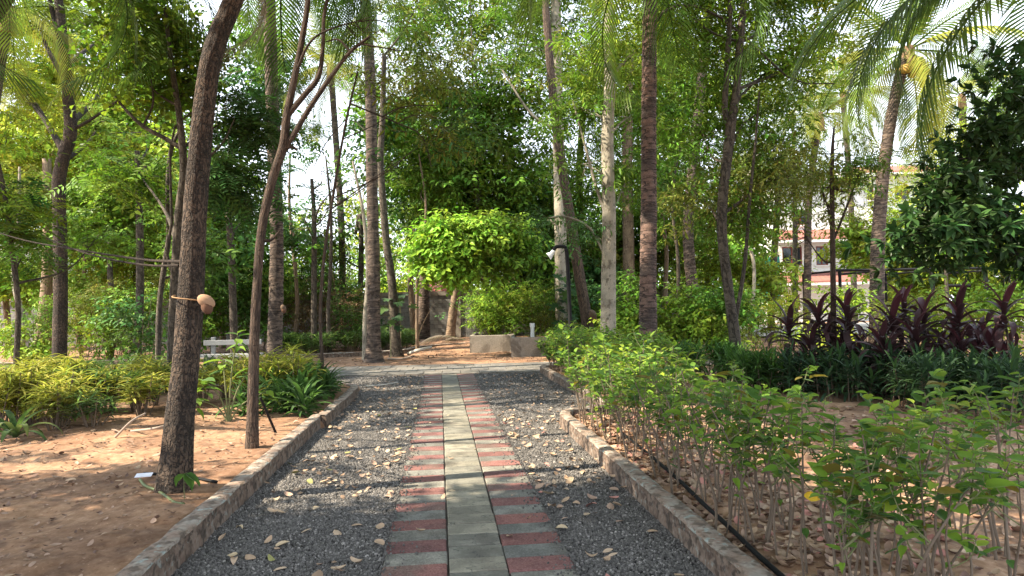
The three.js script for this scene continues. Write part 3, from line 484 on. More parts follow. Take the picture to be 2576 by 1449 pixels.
tree({ name: 'shade_tree', label: 'high-crowned tree over the bend of the left kerb', seed: 35, z: 9, w: [0.26, 0.22, 0.16], pts: [V(-8.6, 0.1, -8.3), V(-8.5, 4, -8.4), V(-7.8, 9, -8.5)], bark: mBarkGrey, group: 'trees outside the view', crown: [SH(-5.8, 8.8, 9.0, 700, 8), SH(-4, 8.2, 8.2, 700), SH(-6.6, 9.6, 11, 600, 8), SH(-3, 9.4, 10.6, 700), SH(-1.2, 8.4, 8.6, 700), SH(1.0, 8.8, 9.4, 600), SH(2.8, 8.6, 7.6, 600), SH(-5.0, 7.4, 6.4, 280), SH(-4.4, 8, 8.2, 280)] });

// palms
palm({ label: 'ringed coconut palm trunk just left of the bench end, behind the slender tree', z: 16, pts: [[688, 938, 40], [693, 800, 36], [696, 600, 33], [691, 450, 33], [686, 300, 32], [682, 150, 31], [678, 0, 30], [676, -180, 28]], n: 16, cols: [0, 1, 1], bark: mBarkPalm });
palm({ label: 'coconut palm standing at the far left edge of the bare clearing', z: 20, pts: [[940, 908, 36], [940, 800, 34], [940, 650, 31], [936, 480, 29], [934, 300, 28], [928, 130, 27], [918, -10, 26], [910, -150, 24]], n: 16, cols: [0, 1, 0], flare: 0.75, bark: mBarkPalm });
palm({ label: 'reddish ringed coconut palm rising behind the right hedge', z: 13, pts: [[1634, 965, 52], [1631, 860, 47], [1630, 700, 42], [1632, 520, 40], [1632, 350, 38], [1633, 180, 37], [1635, 20, 36], [1638, -150, 34]], n: 16, cols: [0, 1, 1, 0], bark: mBarkPalmRed, ring: 0.07 });
palm({ label: 'curved coconut palm between the reddish palm and the knobbly grey tree', z: 24, pts: [[1752, 835, 30], [1744, 740, 29], [1734, 650, 28], [1731, 560, 27], [1743, 420, 26], [1760, 250, 25], [1778, 80, 24], [1792, -60, 22]], n: 15, cols: [1, 2, 0], bark: mBarkPalm });
palm({ label: 'fruiting coconut palm on the right with yellow coconuts and drooping fronds', z: 19, pts: [[2205, 900, 36], [2206, 740, 35], [2208, 620, 33], [2216, 500, 31], [2226, 400, 29], [2243, 290, 27], [2262, 200, 26], [2284, 140, 25]], n: 17, cols: [1, 2, 2, 1], nuts: 9, bark: mBarkPalm, extra: [[-1.2, -0.7, 3, 2, 0.9], [0.3, -0.5, 3, 2, 1], [2.9, -0.3, 3, 1, 1]] });
palm({ label: 'coconut palm right of the view whose dark fronds hang across the top right', z: 9, pts: [[2900, 1100, 60], [2840, 600, 52], [2760, 200, 48], [2680, -160, 44]], n: 12, cols: [0, 3, 0], seed: 5, s: 1.0, extra: [[2.75, 0.1, 1, 0, 1.05], [3.05, -0.15, 1, 3, 1], [2.5, -0.55, 1, 0, 1], [3.5, 0.2, 1, 0, 0.95]] });
palm({ label: 'background palm with pale fronds left of the far clearing palm', z: 30, pts: [[862, 850, 18], [860, 600, 17], [845, 350, 16], [832, 175, 15]], n: 15, cols: [2, 1, 2, 2], s: 1.05 });
palm({ label: 'background palm behind the central tree', z: 32, pts: [[1065, 868, 34], [1068, 700, 24], [1074, 520, 20], [1070, 380, 18]], n: 14, cols: [0, 1, 0] });
palm({ label: 'background palm behind the two pale trunks', z: 31, pts: [[1462, 800, 18], [1460, 600, 18], [1458, 420, 17], [1470, 240, 16]], n: 14, cols: [0, 3, 1] });
palm({ label: 'background palm in front of the white house, crown hanging low', z: 26, pts: [[2030, 800, 19], [2032, 650, 18], [2035, 500, 17], [2060, 300, 16]], n: 13, cols: [1, 2, 1], s: 0.85 });
palm({ label: 'short background palm at the left end of the white house', z: 32, pts: [[1940, 800, 18], [1945, 680, 17], [1955, 540, 16], [1962, 420, 15]], n: 11, cols: [2, 1, 2], s: 0.65 });
palm({ label: 'background palm in the far left upper corner with yellow sunlit fronds', z: 17, pts: [[-60, 900, 30], [-50, 600, 28], [-20, 300, 26], [20, 40, 24]], n: 16, cols: [2, 1, 2], s: 0.9 });
palm({ label: 'palm whose dark fronds hang at the top, between slender tree and clearing palm', z: 13, pts: [[470, 905, 27], [486, 650, 25], [502, 400, 24], [532, 160, 23], [590, -10, 23], [720, -170, 22]], n: 15, cols: [0, 3, 0], extra: [[0.2, -0.25, 2, 0, 0.8], [-0.3, -0.35, 2, 3, 0.8], [0.7, -0.2, 2, 0, 0.8]] });
palm({ label: 'palm above the upper left corner with one long hanging frond', z: 11, pts: [[-300, 950, 40], [-200, 500, 36], [-20, 50, 34], [150, -170, 30]], n: 13, cols: [0, 1, 0], s: 0.85, extra: [[0.1, -0.5, 3, 0, 0.85]] });
palm({ label: 'distant palm at the right edge behind the dark tree', z: 34, pts: [[2440, 800, 18], [2430, 500, 17], [2420, 250, 16]], n: 15, cols: [2, 2, 1] });
palm({ label: 'distant palm above the red tiled roof', z: 40, pts: [[2150, 800, 15], [2140, 500, 14], [2120, 240, 13]], n: 15, cols: [2, 1, 2], s: 1.1 });
palm({ label: 'small leaning palm trunk against the block wall beside the planter', z: 29.5, pts: [[1134, 840, 24], [1139, 790, 22], [1147, 735, 20], [1156, 640, 18], [1160, 480, 17]], n: 12, cols: [0, 1, 0], bark: mBarkTan });

// mid-distance trees
tree({ name: 'crooked_tree', label: 'tall crooked dark tree near the left edge, kinked at mid height', z: 17, bark: mBarkDark, pts: [[150, 905, 34], [152, 780, 32], [152, 640, 32], [149, 520, 31], [150, 440, 31], [163, 385, 31], [177, 335, 30], [172, 240, 27], [160, 120, 25], [150, 20, 22], [140, -120, 18]],
  limbs: [[[160, 118, 16], [140, 60, 14], [125, 0, 12]], [[176, 330, 10], [230, 300, 8], [300, 250, 6]]],
  crown: [[50, 60, 19, 110, 60, 80, 'pinnate', 8], [260, 80, 19.5, 90, 60, 80, 'pinnate', 8], [50, 230, 18.5, 80, 50, 72, 'pinnate', 2], [20, 160, 20, 80, 50, 49, 'pinnate', 2], [290, 180, 20, 80, 45, 43, 'broad', 8], [180, -90, 19, 200, 80, 161, 'broad', 8], [260, 300, 19, 50, 35, 28, 'pinnate', 0]] });
tree({ name: 'round_leaved_tree', label: 'round-leaved tree behind the leaning trunk, branches reaching up left', z: 12.5, bark: mBarkGrey, pts: [[432, 960, 24], [436, 800, 23], [444, 640, 22], [452, 520, 21], [462, 440, 20], [452, 300, 16], [430, 150, 12], [415, 20, 8]],
  limbs: [[[455, 372, 13], [410, 345, 11], [360, 318, 10], [320, 280, 8], [280, 230, 6], [250, 170, 4]], [[360, 318, 7], [385, 260, 6], [380, 200, 4]], [[452, 480, 9], [500, 420, 7], [560, 360, 5], [590, 300, 3]], [[440, 700, 10], [420, 640, 9], [432, 560, 8], [428, 430, 7], [440, 320, 5], [495, 275, 3]]],
  crown: [[420, 120, 12.5, 100, 100, 133, 'round', 0, 1.1], [370, 60, 12, 90, 60, 96, 'round', 8, 1.1], [470, 210, 12.5, 60, 60, 60, 'round', 0, 1.1], [330, 190, 12, 70, 50, 44, 'round', 8], [430, 20, 12.5, 110, 60, 96, 'round', 0, 1.1], [620, 300, 13, 60, 70, 100, 'pinnate', 6], [590, 450, 13, 70, 60, 108, 'pinnate', 6], [330, 420, 14, 80, 50, 79, 'pinnate', 0]] });
tree({ name: 'feathery_tree', label: 'feathery-leaved young tree at the left edge, dark green', z: 11, bark: mBarkGrey, pts: [[40, 930, 14], [46, 780, 13], [30, 620, 12], [10, 480, 10], [-20, 330, 7]], crown: [[40, 580, 11, 70, 26, 36, 'pinnate', 0], [60, 510, 11.5, 50, 25, 18, 'pinnate', 6], [30, 470, 11, 80, 35, 36, 'pinnate', 8], [60, 650, 11.5, 50, 20, 16, 'pinnate', 0], [10, 330, 11, 70, 40, 28, 'lance', 8], [250, 590, 12, 45, 20, 14, 'pinnate', 0]] });
tree({ name: 'flared_tree', label: 'pale tan tree with flaring buttressed base at far left', z: 25, bark: mBarkTan, pts: [[108, 878, 44], [114, 800, 34], [120, 700, 28], [122, 560, 24], [118, 400, 20]], butt: 0.18, flare: 0.7, crown: [[120, 380, 26, 160, 90, 360, 'broad', 2, 1.3], [60, 470, 26, 120, 80, 270, 'small', 2, 1.6]] });
tree({ name: 'grey_tree', label: 'straight dark trunk behind the bench, left of the slender tree', z: 21, bark: mBarkGrey, pts: [[590, 880, 19], [586, 760, 18], [582, 640, 17], [575, 520, 15], [580, 380, 12]], crown: [[570, 330, 21, 90, 80, 187, 'pinnate', 6, 1.1], [520, 480, 21, 70, 60, 162, 'pinnate', 0, 1.1], [640, 560, 21, 80, 50, 162, 'broad', 6], [590, 230, 21, 90, 70, 172, 'broad', 1, 1.1]] });
tree({ name: 'grey_tree', label: 'thin dark trunk with two leafy tiers left of the leaning tree', z: 18, bark: mBarkGrey, pts: [[345, 880, 20], [352, 760, 19], [352, 620, 18], [350, 500, 16], [345, 380, 12]], crown: [[330, 420, 18, 100, 60, 158, 'broad', 0], [390, 500, 18, 90, 50, 162, 'broad', 8], [280, 560, 18, 90, 50, 162, 'broad', 0], [330, 330, 19, 110, 60, 158, 'broad', 2]] });
tree({ name: 'grey_tree', label: 'bent thin trunk crossing behind the leaning tree at its left side', z: 15, bark: mBarkGrey, pts: [[398, 900, 14], [402, 760, 13], [412, 680, 13], [424, 600, 12], [422, 480, 11], [430, 380, 10], [455, 320, 7]], crown: [[470, 560, 15, 70, 50, 108, 'small', 0], [400, 600, 15, 70, 45, 99, 'small', 1], [520, 640, 15, 60, 40, 90, 'broad', 1]] });
tree({ name: 'grey_tree', label: 'slim grey trunk right of the clearing palm with climbing leaves', z: 22, bark: mBarkGrey, pts: [[998, 890, 30], [992, 810, 24], [985, 700, 21], [972, 610, 19], [963, 500, 18], [957, 400, 17], [962, 300, 15], [966, 140, 12]], flare: 0.5, crown: [[960, 260, 22, 80, 90, 172, 'broad', 0, 1.1], [1000, 140, 22, 100, 90, 173, 'lance', 3, 1.1], [910, 330, 22, 60, 60, 86, 'broad', 6, 1.1], [1010, 40, 22, 110, 70, 148, 'lance', 0, 1.1]] });
tree({ name: 'central_tree', label: 'large dense green tree in the centre behind the clearing', z: 26, bark: mBarkGrey, pts: [[1225, 850, 24], [1222, 740, 22], [1215, 620, 20], [1200, 480, 17], [1190, 340, 13]],
  crown: [[1000, 420, 26, 100, 90, 244, 'broad', 1, 1.1], [1110, 350, 25, 130, 100, 331, 'broad', 0, 1.1], [1230, 320, 25, 130, 110, 345, 'broad', 0, 1.1], [1080, 490, 27, 130, 80, 378, 'broad', 1, 1.1], [1200, 450, 25, 140, 90, 345, 'broad', 0, 1.1], [1320, 420, 26, 90, 110, 161, 'lance', 0, 1.1], [1180, 210, 25, 150, 80, 180, 'lance', 3, 1.2], [1060, 200, 25, 100, 70, 113, 'lance', 3, 1.2], [1300, 210, 26, 100, 80, 123, 'lance', 0, 1.2], [1330, 560, 26, 80, 80, 234, 'broad', 1, 1.1], [1080, 90, 27, 100, 60, 73, 'lance', 6, 1.2], [1240, 90, 27, 120, 60, 97, 'lance', 0, 1.2], [1200, 540, 27, 170, 70, 378, 'broad', 1, 1.1], [1170, 10, 27, 180, 50, 148, 'broad', 3, 1.2]] });
tree({ name: 'lime_tree_bush', whole: true, limbFrom: 0.62, label: 'bright lime green small tree over the clearing, sunlit', z: 25, bark: mBarkBrown, category: 'tree', pts: [[1240, 845, 12], [1232, 760, 11], [1215, 690, 10], [1190, 620, 8]],
  crown: [[1110, 605, 19.6, 42, 36, 150, 'broad', 4, .9], [1165, 585, 19.6, 50, 30, 150, 'broad', 4, .9], [1080, 640, 19.6, 26, 34, 70, 'broad', 4, .9], [1230, 585, 20.1, 50, 34, 120, 'broad', 8, .9], [1135, 660, 19.7, 50, 28, 120, 'broad', 4, .9], [1190, 660, 20.1, 45, 36, 110, 'broad', 8, .9], [1250, 650, 20.5, 50, 44, 130, 'broad', 0, .9], [1300, 600, 20.9, 40, 40, 90, 'broad', 0, .9]] });
tree({ name: 'pale_tree', label: 'whitish smooth trunk behind the black lamp post', z: 24, bark: mBarkPale, pts: [[1414, 860, 33], [1412, 740, 31], [1410, 600, 30], [1407, 450, 29], [1404, 300, 28], [1400, 150, 27], [1398, 0, 26], [1394, -160, 20]], limbs: [[[1408, 585, 10], [1392, 560, 8], [1378, 552, 6]], [[1404, 330, 9], [1340, 290, 7], [1260, 170, 4]]], crown: [[1440, 60, 24, 90, 80, 148, 'lance', 8, 1.1], [1340, 40, 24, 90, 70, 136, 'lance', 0, 1.1], [1480, 180, 24, 70, 60, 93, 'lance', 0, 1.1], [1400, -100, 24, 160, 70, 223, 'lance', 0, 1.2]] });
tree({ name: 'leaning_brown_tree', label: 'brown trunk leaning left across the whitish one, coconut husk tied low', z: 22, bark: mBarkBrown, pts: [[1482, 850, 31], [1474, 790, 29], [1462, 720, 28], [1446, 620, 27], [1430, 520, 25], [1412, 410, 24], [1399, 310, 23], [1386, 190, 21], [1376, 60, 20], [1368, -60, 16]], crown: [[1360, -120, 22, 130, 60, 161, 'lance', 0, 1.1], [1340, 130, 22, 60, 60, 62, 'lance', 0, 1.1]] });
tree({ name: 'pale_tree', label: 'grey-white mottled straight trunk left of the reddish palm', z: 17.5, bark: mBarkPale, pts: [[1530, 925, 42], [1530, 840, 40], [1531, 700, 37], [1532, 560, 35], [1530, 450, 33], [1528, 350, 31], [1534, 200, 29], [1532, 80, 27], [1528, -60, 24], [1524, -220, 18]], flare: 0.12, rough: 0.05,
  limbs: [[[1532, 560, 10], [1500, 470, 8], [1470, 360, 6], [1440, 250, 4]], [[1534, 210, 10], [1560, 165, 8], [1600, 130, 5]], [[1531, 660, 8], [1480, 570, 6], [1420, 545, 5], [1380, 548, 3]]],
  crown: [[1470, 130, 17, 70, 70, 111, 'lance', 8], [1580, 130, 17, 80, 70, 124, 'lance', 8], [1450, 300, 17, 80, 60, 122, 'lance', 0], [1575, 290, 18, 60, 60, 93, 'lance', 0], [1480, 420, 17, 70, 50, 86, 'lance', 0], [1590, 470, 18, 50, 60, 90, 'lance', 0], [1560, 20, 17, 110, 60, 161, 'lance', 2], [1440, 560, 17, 70, 35, 72, 'lance', 6], [1530, -120, 17, 180, 70, 248, 'lance', 0]] });
tree({ name: 'pale_tree', label: 'dull pale trunk further back between mottled trunk and reddish palm', z: 27, bark: mBarkTan, pts: [[1582, 850, 31], [1582, 700, 30], [1580, 560, 28], [1578, 420, 27], [1580, 280, 24], [1584, 120, 20]], crown: [[1600, 330, 27, 80, 100, 187, 'lance', 0, 1.2], [1560, 190, 27, 100, 70, 136, 'lance', 2, 1.2], [1660, 260, 27, 80, 90, 158, 'broad', 0, 1.2]] });
tree({ name: 'knobbly_tree', label: 'knobbly grey forked tree right of the curved palm', z: 13.5, bark: mBarkGrey, rough: 0.17, freq: 1.5, pts: [[1858, 945, 32], [1850, 870, 29], [1841, 790, 27], [1827, 690, 25], [1816, 580, 25], [1820, 480, 26], [1830, 390, 26], [1838, 320, 27], [1850, 245, 20], [1858, 150, 19], [1868, 40, 18], [1880, -80, 15], [1890, -240, 10]],
  limbs: [[[1838, 325, 20], [1824, 285, 16], [1828, 190, 15], [1834, 80, 14], [1840, -40, 12]], [[1845, 830, 12], [1862, 740, 11], [1876, 640, 10], [1886, 500, 8], [1900, 360, 7], [1910, 230, 4]], [[1640, 70, 9], [1680, 20, 9], [1750, 15, 8], [1830, 55, 8], [1900, 120, 7], [1950, 165, 6], [2000, 205, 4], [2100, 210, 3]]],
  crown: [[1750, 60, 13.5, 120, 60, 148, 'lance', 8, 0.9], [1900, 70, 13.5, 110, 70, 161, 'lance', 8, 0.9], [1980, 170, 13.5, 100, 60, 136, 'lance', 8, 0.9], [1790, 190, 13.5, 80, 60, 93, 'lance', 0, 0.9], [1920, 310, 13.5, 90, 70, 144, 'lance', 0, 0.9], [1760, 350, 14, 80, 60, 108, 'lance', 0, 0.9], [1960, 430, 13.5, 90, 60, 129, 'lance', 3, 0.9], [1860, 540, 13.5, 70, 60, 117, 'lance', 0, 0.9], [1760, 500, 14, 70, 60, 108, 'lance', 3, 0.9], [1900, -80, 13.5, 220, 70, 372, 'lance', 0], [2090, 60, 14, 80, 60, 93, 'lance', 2]] });
tree({ name: 'sapling', label: 'thin straight sapling in front of the fruiting palm and white house', z: 11, bark: mBarkBrown, pts: [[2100, 925, 15], [2097, 800, 14], [2095, 640, 13], [2093, 500, 12], [2094, 380, 9], [2098, 320, 4]], limbs: [[[2095, 610, 7], [2130, 520, 6], [2160, 440, 4]], [[2093, 560, 5], [2070, 480, 4]]], crown: [[2110, 400, 11, 70, 50, 50, 'lance', 3, 0.8], [2060, 500, 11, 60, 50, 45, 'lance', 3, 0.8], [2150, 440, 11, 50, 50, 32, 'lance', 0, 0.8], [2010, 590, 11, 50, 30, 12, 'small', 3, 0.9]] });
tree({ name: 'shade_toned_tree', label: 'dense tree with large glossy leaves at the right edge, shade worked into its dark green', z: 8.6, bark: mBarkGrey, leafMat: mLeafDark, pts: [[2680, 1060, 30], [2670, 880, 28], [2650, 740, 26], [2640, 600, 24], [2640, 450, 18], [2620, 250, 12]], seg: 14, nolimb: true, limbs: [[[2642, 640, 14], [2560, 560, 11], [2460, 520, 8], [2380, 530, 5], [2290, 580, 3]], [[2640, 520, 12], [2560, 440, 9], [2470, 400, 6], [2400, 400, 3]], [[2642, 700, 12], [2560, 640, 9], [2460, 600, 6], [2340, 620, 3]], [[2630, 400, 10], [2570, 280, 7], [2540, 190, 4]]],  // dark green leaves, tint deepened further so the crown looks shaded
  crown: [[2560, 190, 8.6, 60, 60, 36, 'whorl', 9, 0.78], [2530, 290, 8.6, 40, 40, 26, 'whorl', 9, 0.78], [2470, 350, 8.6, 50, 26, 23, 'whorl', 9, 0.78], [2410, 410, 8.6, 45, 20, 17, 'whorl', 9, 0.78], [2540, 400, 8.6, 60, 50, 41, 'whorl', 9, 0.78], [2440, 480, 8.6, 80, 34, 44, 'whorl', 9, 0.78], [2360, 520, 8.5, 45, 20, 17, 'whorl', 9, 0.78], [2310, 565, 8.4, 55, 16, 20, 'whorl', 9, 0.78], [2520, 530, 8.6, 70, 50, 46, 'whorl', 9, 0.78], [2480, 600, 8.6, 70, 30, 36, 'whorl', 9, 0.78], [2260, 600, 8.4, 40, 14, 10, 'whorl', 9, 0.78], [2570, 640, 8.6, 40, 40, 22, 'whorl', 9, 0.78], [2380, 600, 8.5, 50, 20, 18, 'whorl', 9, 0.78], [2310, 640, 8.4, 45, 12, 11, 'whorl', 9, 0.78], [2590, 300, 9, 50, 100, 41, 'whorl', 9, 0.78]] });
// twiggy near branch with sparse leaves across the upper centre
tree({ name: 'twiggy_tree', label: 'twiggy sparse-leaved tree with orange twigs across the upper centre', z: 12, bark: mBarkBrown, pts: [[812, 940, 9], [806, 800, 8.5], [815, 650, 8], [840, 480, 7], [872, 300, 6], [900, 180, 5]], limbs: [[[880, 260, 5], [940, 285, 4.5], [1000, 310, 4], [1060, 340, 3], [1085, 420, 2]], [[960, 295, 3.5], [1010, 270, 3], [1100, 265, 2]], [[1000, 310, 3], [1040, 290, 2.5], [1110, 300, 1.6]], [[870, 300, 3], [820, 360, 2.5], [790, 420, 2]]],
  crown: [[1060, 240, 12, 100, 50, 43, 'lance', 3, 0.9], [1100, 340, 12, 90, 50, 39, 'lance', 3, 0.9], [960, 210, 12, 70, 50, 32, 'lance', 3, 0.9], [1180, 300, 12, 70, 60, 36, 'lance', 6, 0.9], [1010, 420, 12, 60, 50, 28, 'broad', 6, 0.8]] });
// background rows: each a tree of its own
const BG = [ // px, z, list of crowns (px, py, rx, ry, n, type, tint)
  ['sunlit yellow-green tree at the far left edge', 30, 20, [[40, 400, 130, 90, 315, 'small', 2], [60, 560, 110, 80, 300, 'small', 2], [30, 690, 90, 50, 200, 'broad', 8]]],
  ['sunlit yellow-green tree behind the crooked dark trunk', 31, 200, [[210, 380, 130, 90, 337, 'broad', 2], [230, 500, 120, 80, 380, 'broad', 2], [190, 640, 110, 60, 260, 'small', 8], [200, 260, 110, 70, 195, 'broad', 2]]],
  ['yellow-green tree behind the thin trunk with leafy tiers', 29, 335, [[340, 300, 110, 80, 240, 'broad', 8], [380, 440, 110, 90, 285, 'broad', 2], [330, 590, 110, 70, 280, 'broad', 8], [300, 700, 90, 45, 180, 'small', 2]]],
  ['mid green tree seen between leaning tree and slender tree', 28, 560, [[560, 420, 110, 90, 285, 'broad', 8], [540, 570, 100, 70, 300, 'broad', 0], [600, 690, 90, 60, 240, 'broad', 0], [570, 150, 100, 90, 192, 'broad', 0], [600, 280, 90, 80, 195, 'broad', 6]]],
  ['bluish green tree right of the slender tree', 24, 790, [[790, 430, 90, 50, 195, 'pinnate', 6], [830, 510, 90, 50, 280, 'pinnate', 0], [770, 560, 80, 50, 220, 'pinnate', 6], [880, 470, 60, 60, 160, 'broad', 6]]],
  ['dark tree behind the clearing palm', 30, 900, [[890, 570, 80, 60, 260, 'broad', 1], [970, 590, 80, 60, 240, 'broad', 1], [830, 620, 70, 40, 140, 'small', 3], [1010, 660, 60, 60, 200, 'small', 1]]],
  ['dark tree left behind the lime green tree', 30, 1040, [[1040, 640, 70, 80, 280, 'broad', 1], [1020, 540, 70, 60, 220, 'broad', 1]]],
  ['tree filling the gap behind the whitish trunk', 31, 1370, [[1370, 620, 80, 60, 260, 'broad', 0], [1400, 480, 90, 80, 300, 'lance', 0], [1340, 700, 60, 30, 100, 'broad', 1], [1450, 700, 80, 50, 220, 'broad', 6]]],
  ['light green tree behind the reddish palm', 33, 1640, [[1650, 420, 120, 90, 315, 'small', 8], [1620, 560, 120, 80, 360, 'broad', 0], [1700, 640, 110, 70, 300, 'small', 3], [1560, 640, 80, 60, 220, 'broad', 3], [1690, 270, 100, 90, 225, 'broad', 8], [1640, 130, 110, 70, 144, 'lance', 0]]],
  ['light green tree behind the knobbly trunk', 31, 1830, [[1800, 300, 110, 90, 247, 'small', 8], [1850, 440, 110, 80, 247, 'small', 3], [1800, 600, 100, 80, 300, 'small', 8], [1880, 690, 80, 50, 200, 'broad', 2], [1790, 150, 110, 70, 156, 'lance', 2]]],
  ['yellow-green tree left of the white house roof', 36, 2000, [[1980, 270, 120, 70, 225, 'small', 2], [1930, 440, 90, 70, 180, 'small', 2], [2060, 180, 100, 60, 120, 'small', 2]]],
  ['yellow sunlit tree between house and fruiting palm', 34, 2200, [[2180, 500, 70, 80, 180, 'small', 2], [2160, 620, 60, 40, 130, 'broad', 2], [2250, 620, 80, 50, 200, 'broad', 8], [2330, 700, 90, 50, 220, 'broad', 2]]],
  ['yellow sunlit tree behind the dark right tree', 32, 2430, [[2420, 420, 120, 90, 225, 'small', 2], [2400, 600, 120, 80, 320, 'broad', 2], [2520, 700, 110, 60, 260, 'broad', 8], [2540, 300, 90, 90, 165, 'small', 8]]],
  ['high thin-crowned tree above the palm at left centre', 32, 700, [[700, 90, 100, 70, 132, 'lance', 0], [640, 200, 80, 60, 120, 'broad', 6], [760, 350, 50, 40, 52, 'lance', 0]]],
  ['tall tree at the top left behind the round leaves', 30, 270, [[280, 60, 130, 80, 216, 'broad', 8], [120, 120, 120, 80, 192, 'broad', 2], [420, 160, 100, 90, 180, 'broad', 2]]],
];
BG.forEach(([label, z, px, cr], i) => tree({ name: 'background_tree', label, group: 'background trees', seed: 200 + i, z, bark: i % 3 ? mBarkGrey : mBarkTan, pts: [[px, 830, 15], [px + 8 * (i % 3 - 1), 690, 14], [px + 5 * (i % 2), 540, 12], [px - 6, cr[0][1] + 20, 8]], crown: cr.map(c => [c[0], c[1], z + (c[0] * 7 % 5) - 2, c[2], c[3], c[4], c[5], c[6], 1.35]) }));
// thin far trunks
[[45, 22, 14, 'far left thin grey trunk before the wall'], [205, 27, 10, 'pale crooked stem right of the crooked dark trunk'], [275, 24, 15, 'dark straight trunk in the left background'], [480, 23, 12, 'thin far trunk just right of the leaning tree'], [735, 26, 11, 'thin far trunk right of the bench palm'], [830, 24, 10, 'whitish thin stem in the dry thicket'], [918, 21, 13, 'tan vine-wrapped trunk beside the clearing palm'], [1050, 24, 8, 'slim stem standing at the low border'], [1700, 25, 10, 'leaning thin grey stem right of the reddish palm'], [1880, 22, 9, 'slim brown stem right of the knobbly tree'], [1690, 28, 12, 'far trunk in the shrubs by the curved palm'], [2395, 20, 9, 'thin dark stem under the dark right tree']].forEach(([px, z, w, label], i) => {
  const r = RNG(900 + i), y0 = 775 - 0.0227 * (px - 1288) + 2560 / z, j = () => rr(r, -16, 16);
  tree({ name: 'thin_tree', label, group: 'thin background trunks', seed: 800 + i, z, bark: [mBarkPale, mBarkTan, mBarkGrey][i % 3], pts: [[px, y0, w * 1.1], [px + j(), y0 - 100, w], [px + j(), y0 - 220, w * 0.9], [px + j() * 1.6, y0 - 360, w * 0.7], [px + j() * 2, y0 - 500, w * 0.4]], crown: [[px + j(), y0 - 420, z, 60, 50, 90, i % 2 ? 'lance' : 'broad', i % 3 ? 0 : 3, 1.1], [px + j() * 2, y0 - 300, z, 50, 40, 60, 'broad', 0, 1]] });
});
// ---------------------------------------------------------------- far setting: road, houses, frame, distant wood
{
  const g = new THREE.PlaneGeometry(60, 14); g.rotateX(-Math.PI / 2); g.translate(36, 0.19, -34); structure('road', g, hue(0.42, 0.39, 0.36, 0.95));
  const r = RNG(77), L = [];
  for (let k = 0; k < 60; k++) { const x = -52 + k * 1.75 + rr(r, -.6, .6), z = rr(r, 46, 60), hgt = rr(r, 7, 13) - (x > 14 && x < 30 ? 3.5 : 0); if (x > 15 && x < 27 && z < 56) continue; cluster(L, V(x, hgt * 0.5, -z), [2.6, hgt * 0.55, 2], 200, 'broad', [0, 2, 8, 2][k % 4], r, 2.4); }
  for (let k = 0; k < 46; k++) { const x = -38 + k * 1.1 + rr(r, -.5, .5), z = rr(r, 36, 42), h = rr(r, 2.5, 5.5); if (x > 12.5) continue; cluster(L, V(x, h * 0.62, -z), [1.5, h * 0.5, 1.2], 120, 'broad', [0, 2, 1, 8][k % 4], r, 1.7); }
  tag(inst('distant_wood', SPRAY.broad, mLeaf, L), 'distant green wood behind everything, beyond the boundary wall', 'wood');
}
const mPlaster = std(tex(256, 0.3, 0.3, (u, v) => { const a = fbm(u * 5, v * 5, 4, 5, 8), b = fbm(u * 30, v * 30, 2, 30, 3); const g = 226 + (a - 0.5) * 24 + (b - 0.5) * 12; return [g, g, g - 3, b]; }), 0.9, 0.004);
const mRoof = std(tex(256, 1.2, 1.2, (u, v) => { const q = Math.abs(((u * 4) % 1) - 0.5) * 2, w = (v * 3) % 1, a = fbm(u * 6, v * 6, 3, 6, 2); return [160 - 26 * q + 30 * (a - 0.5), 104 - 16 * q + 20 * (a - 0.5), 92 - 14 * q, 0.6 * (1 - q) + 0.4 * w]; }), 0.85, 0.03);
const mFrame = hue(0.20, 0.045, 0.03, 0.6), mGlass = new THREE.MeshPhysicalMaterial({ color: 0x9fb0b4, roughness: 0.06, metalness: 0.0, transmission: 1, thickness: 0 }), mRoom = hue(0.08, 0.07, 0.065, 0.9), mCurtain = hue(0.35, 0.33, 0.3, 0.9);
function bxg(x0, x1, y0, y1, z0, z1) { const g = new GB(); g.box(x0, x1, y0, y1, z0, z1); const e = g.geo(false); e.computeVertexNormals(); e.deleteAttribute('color'); return e; }
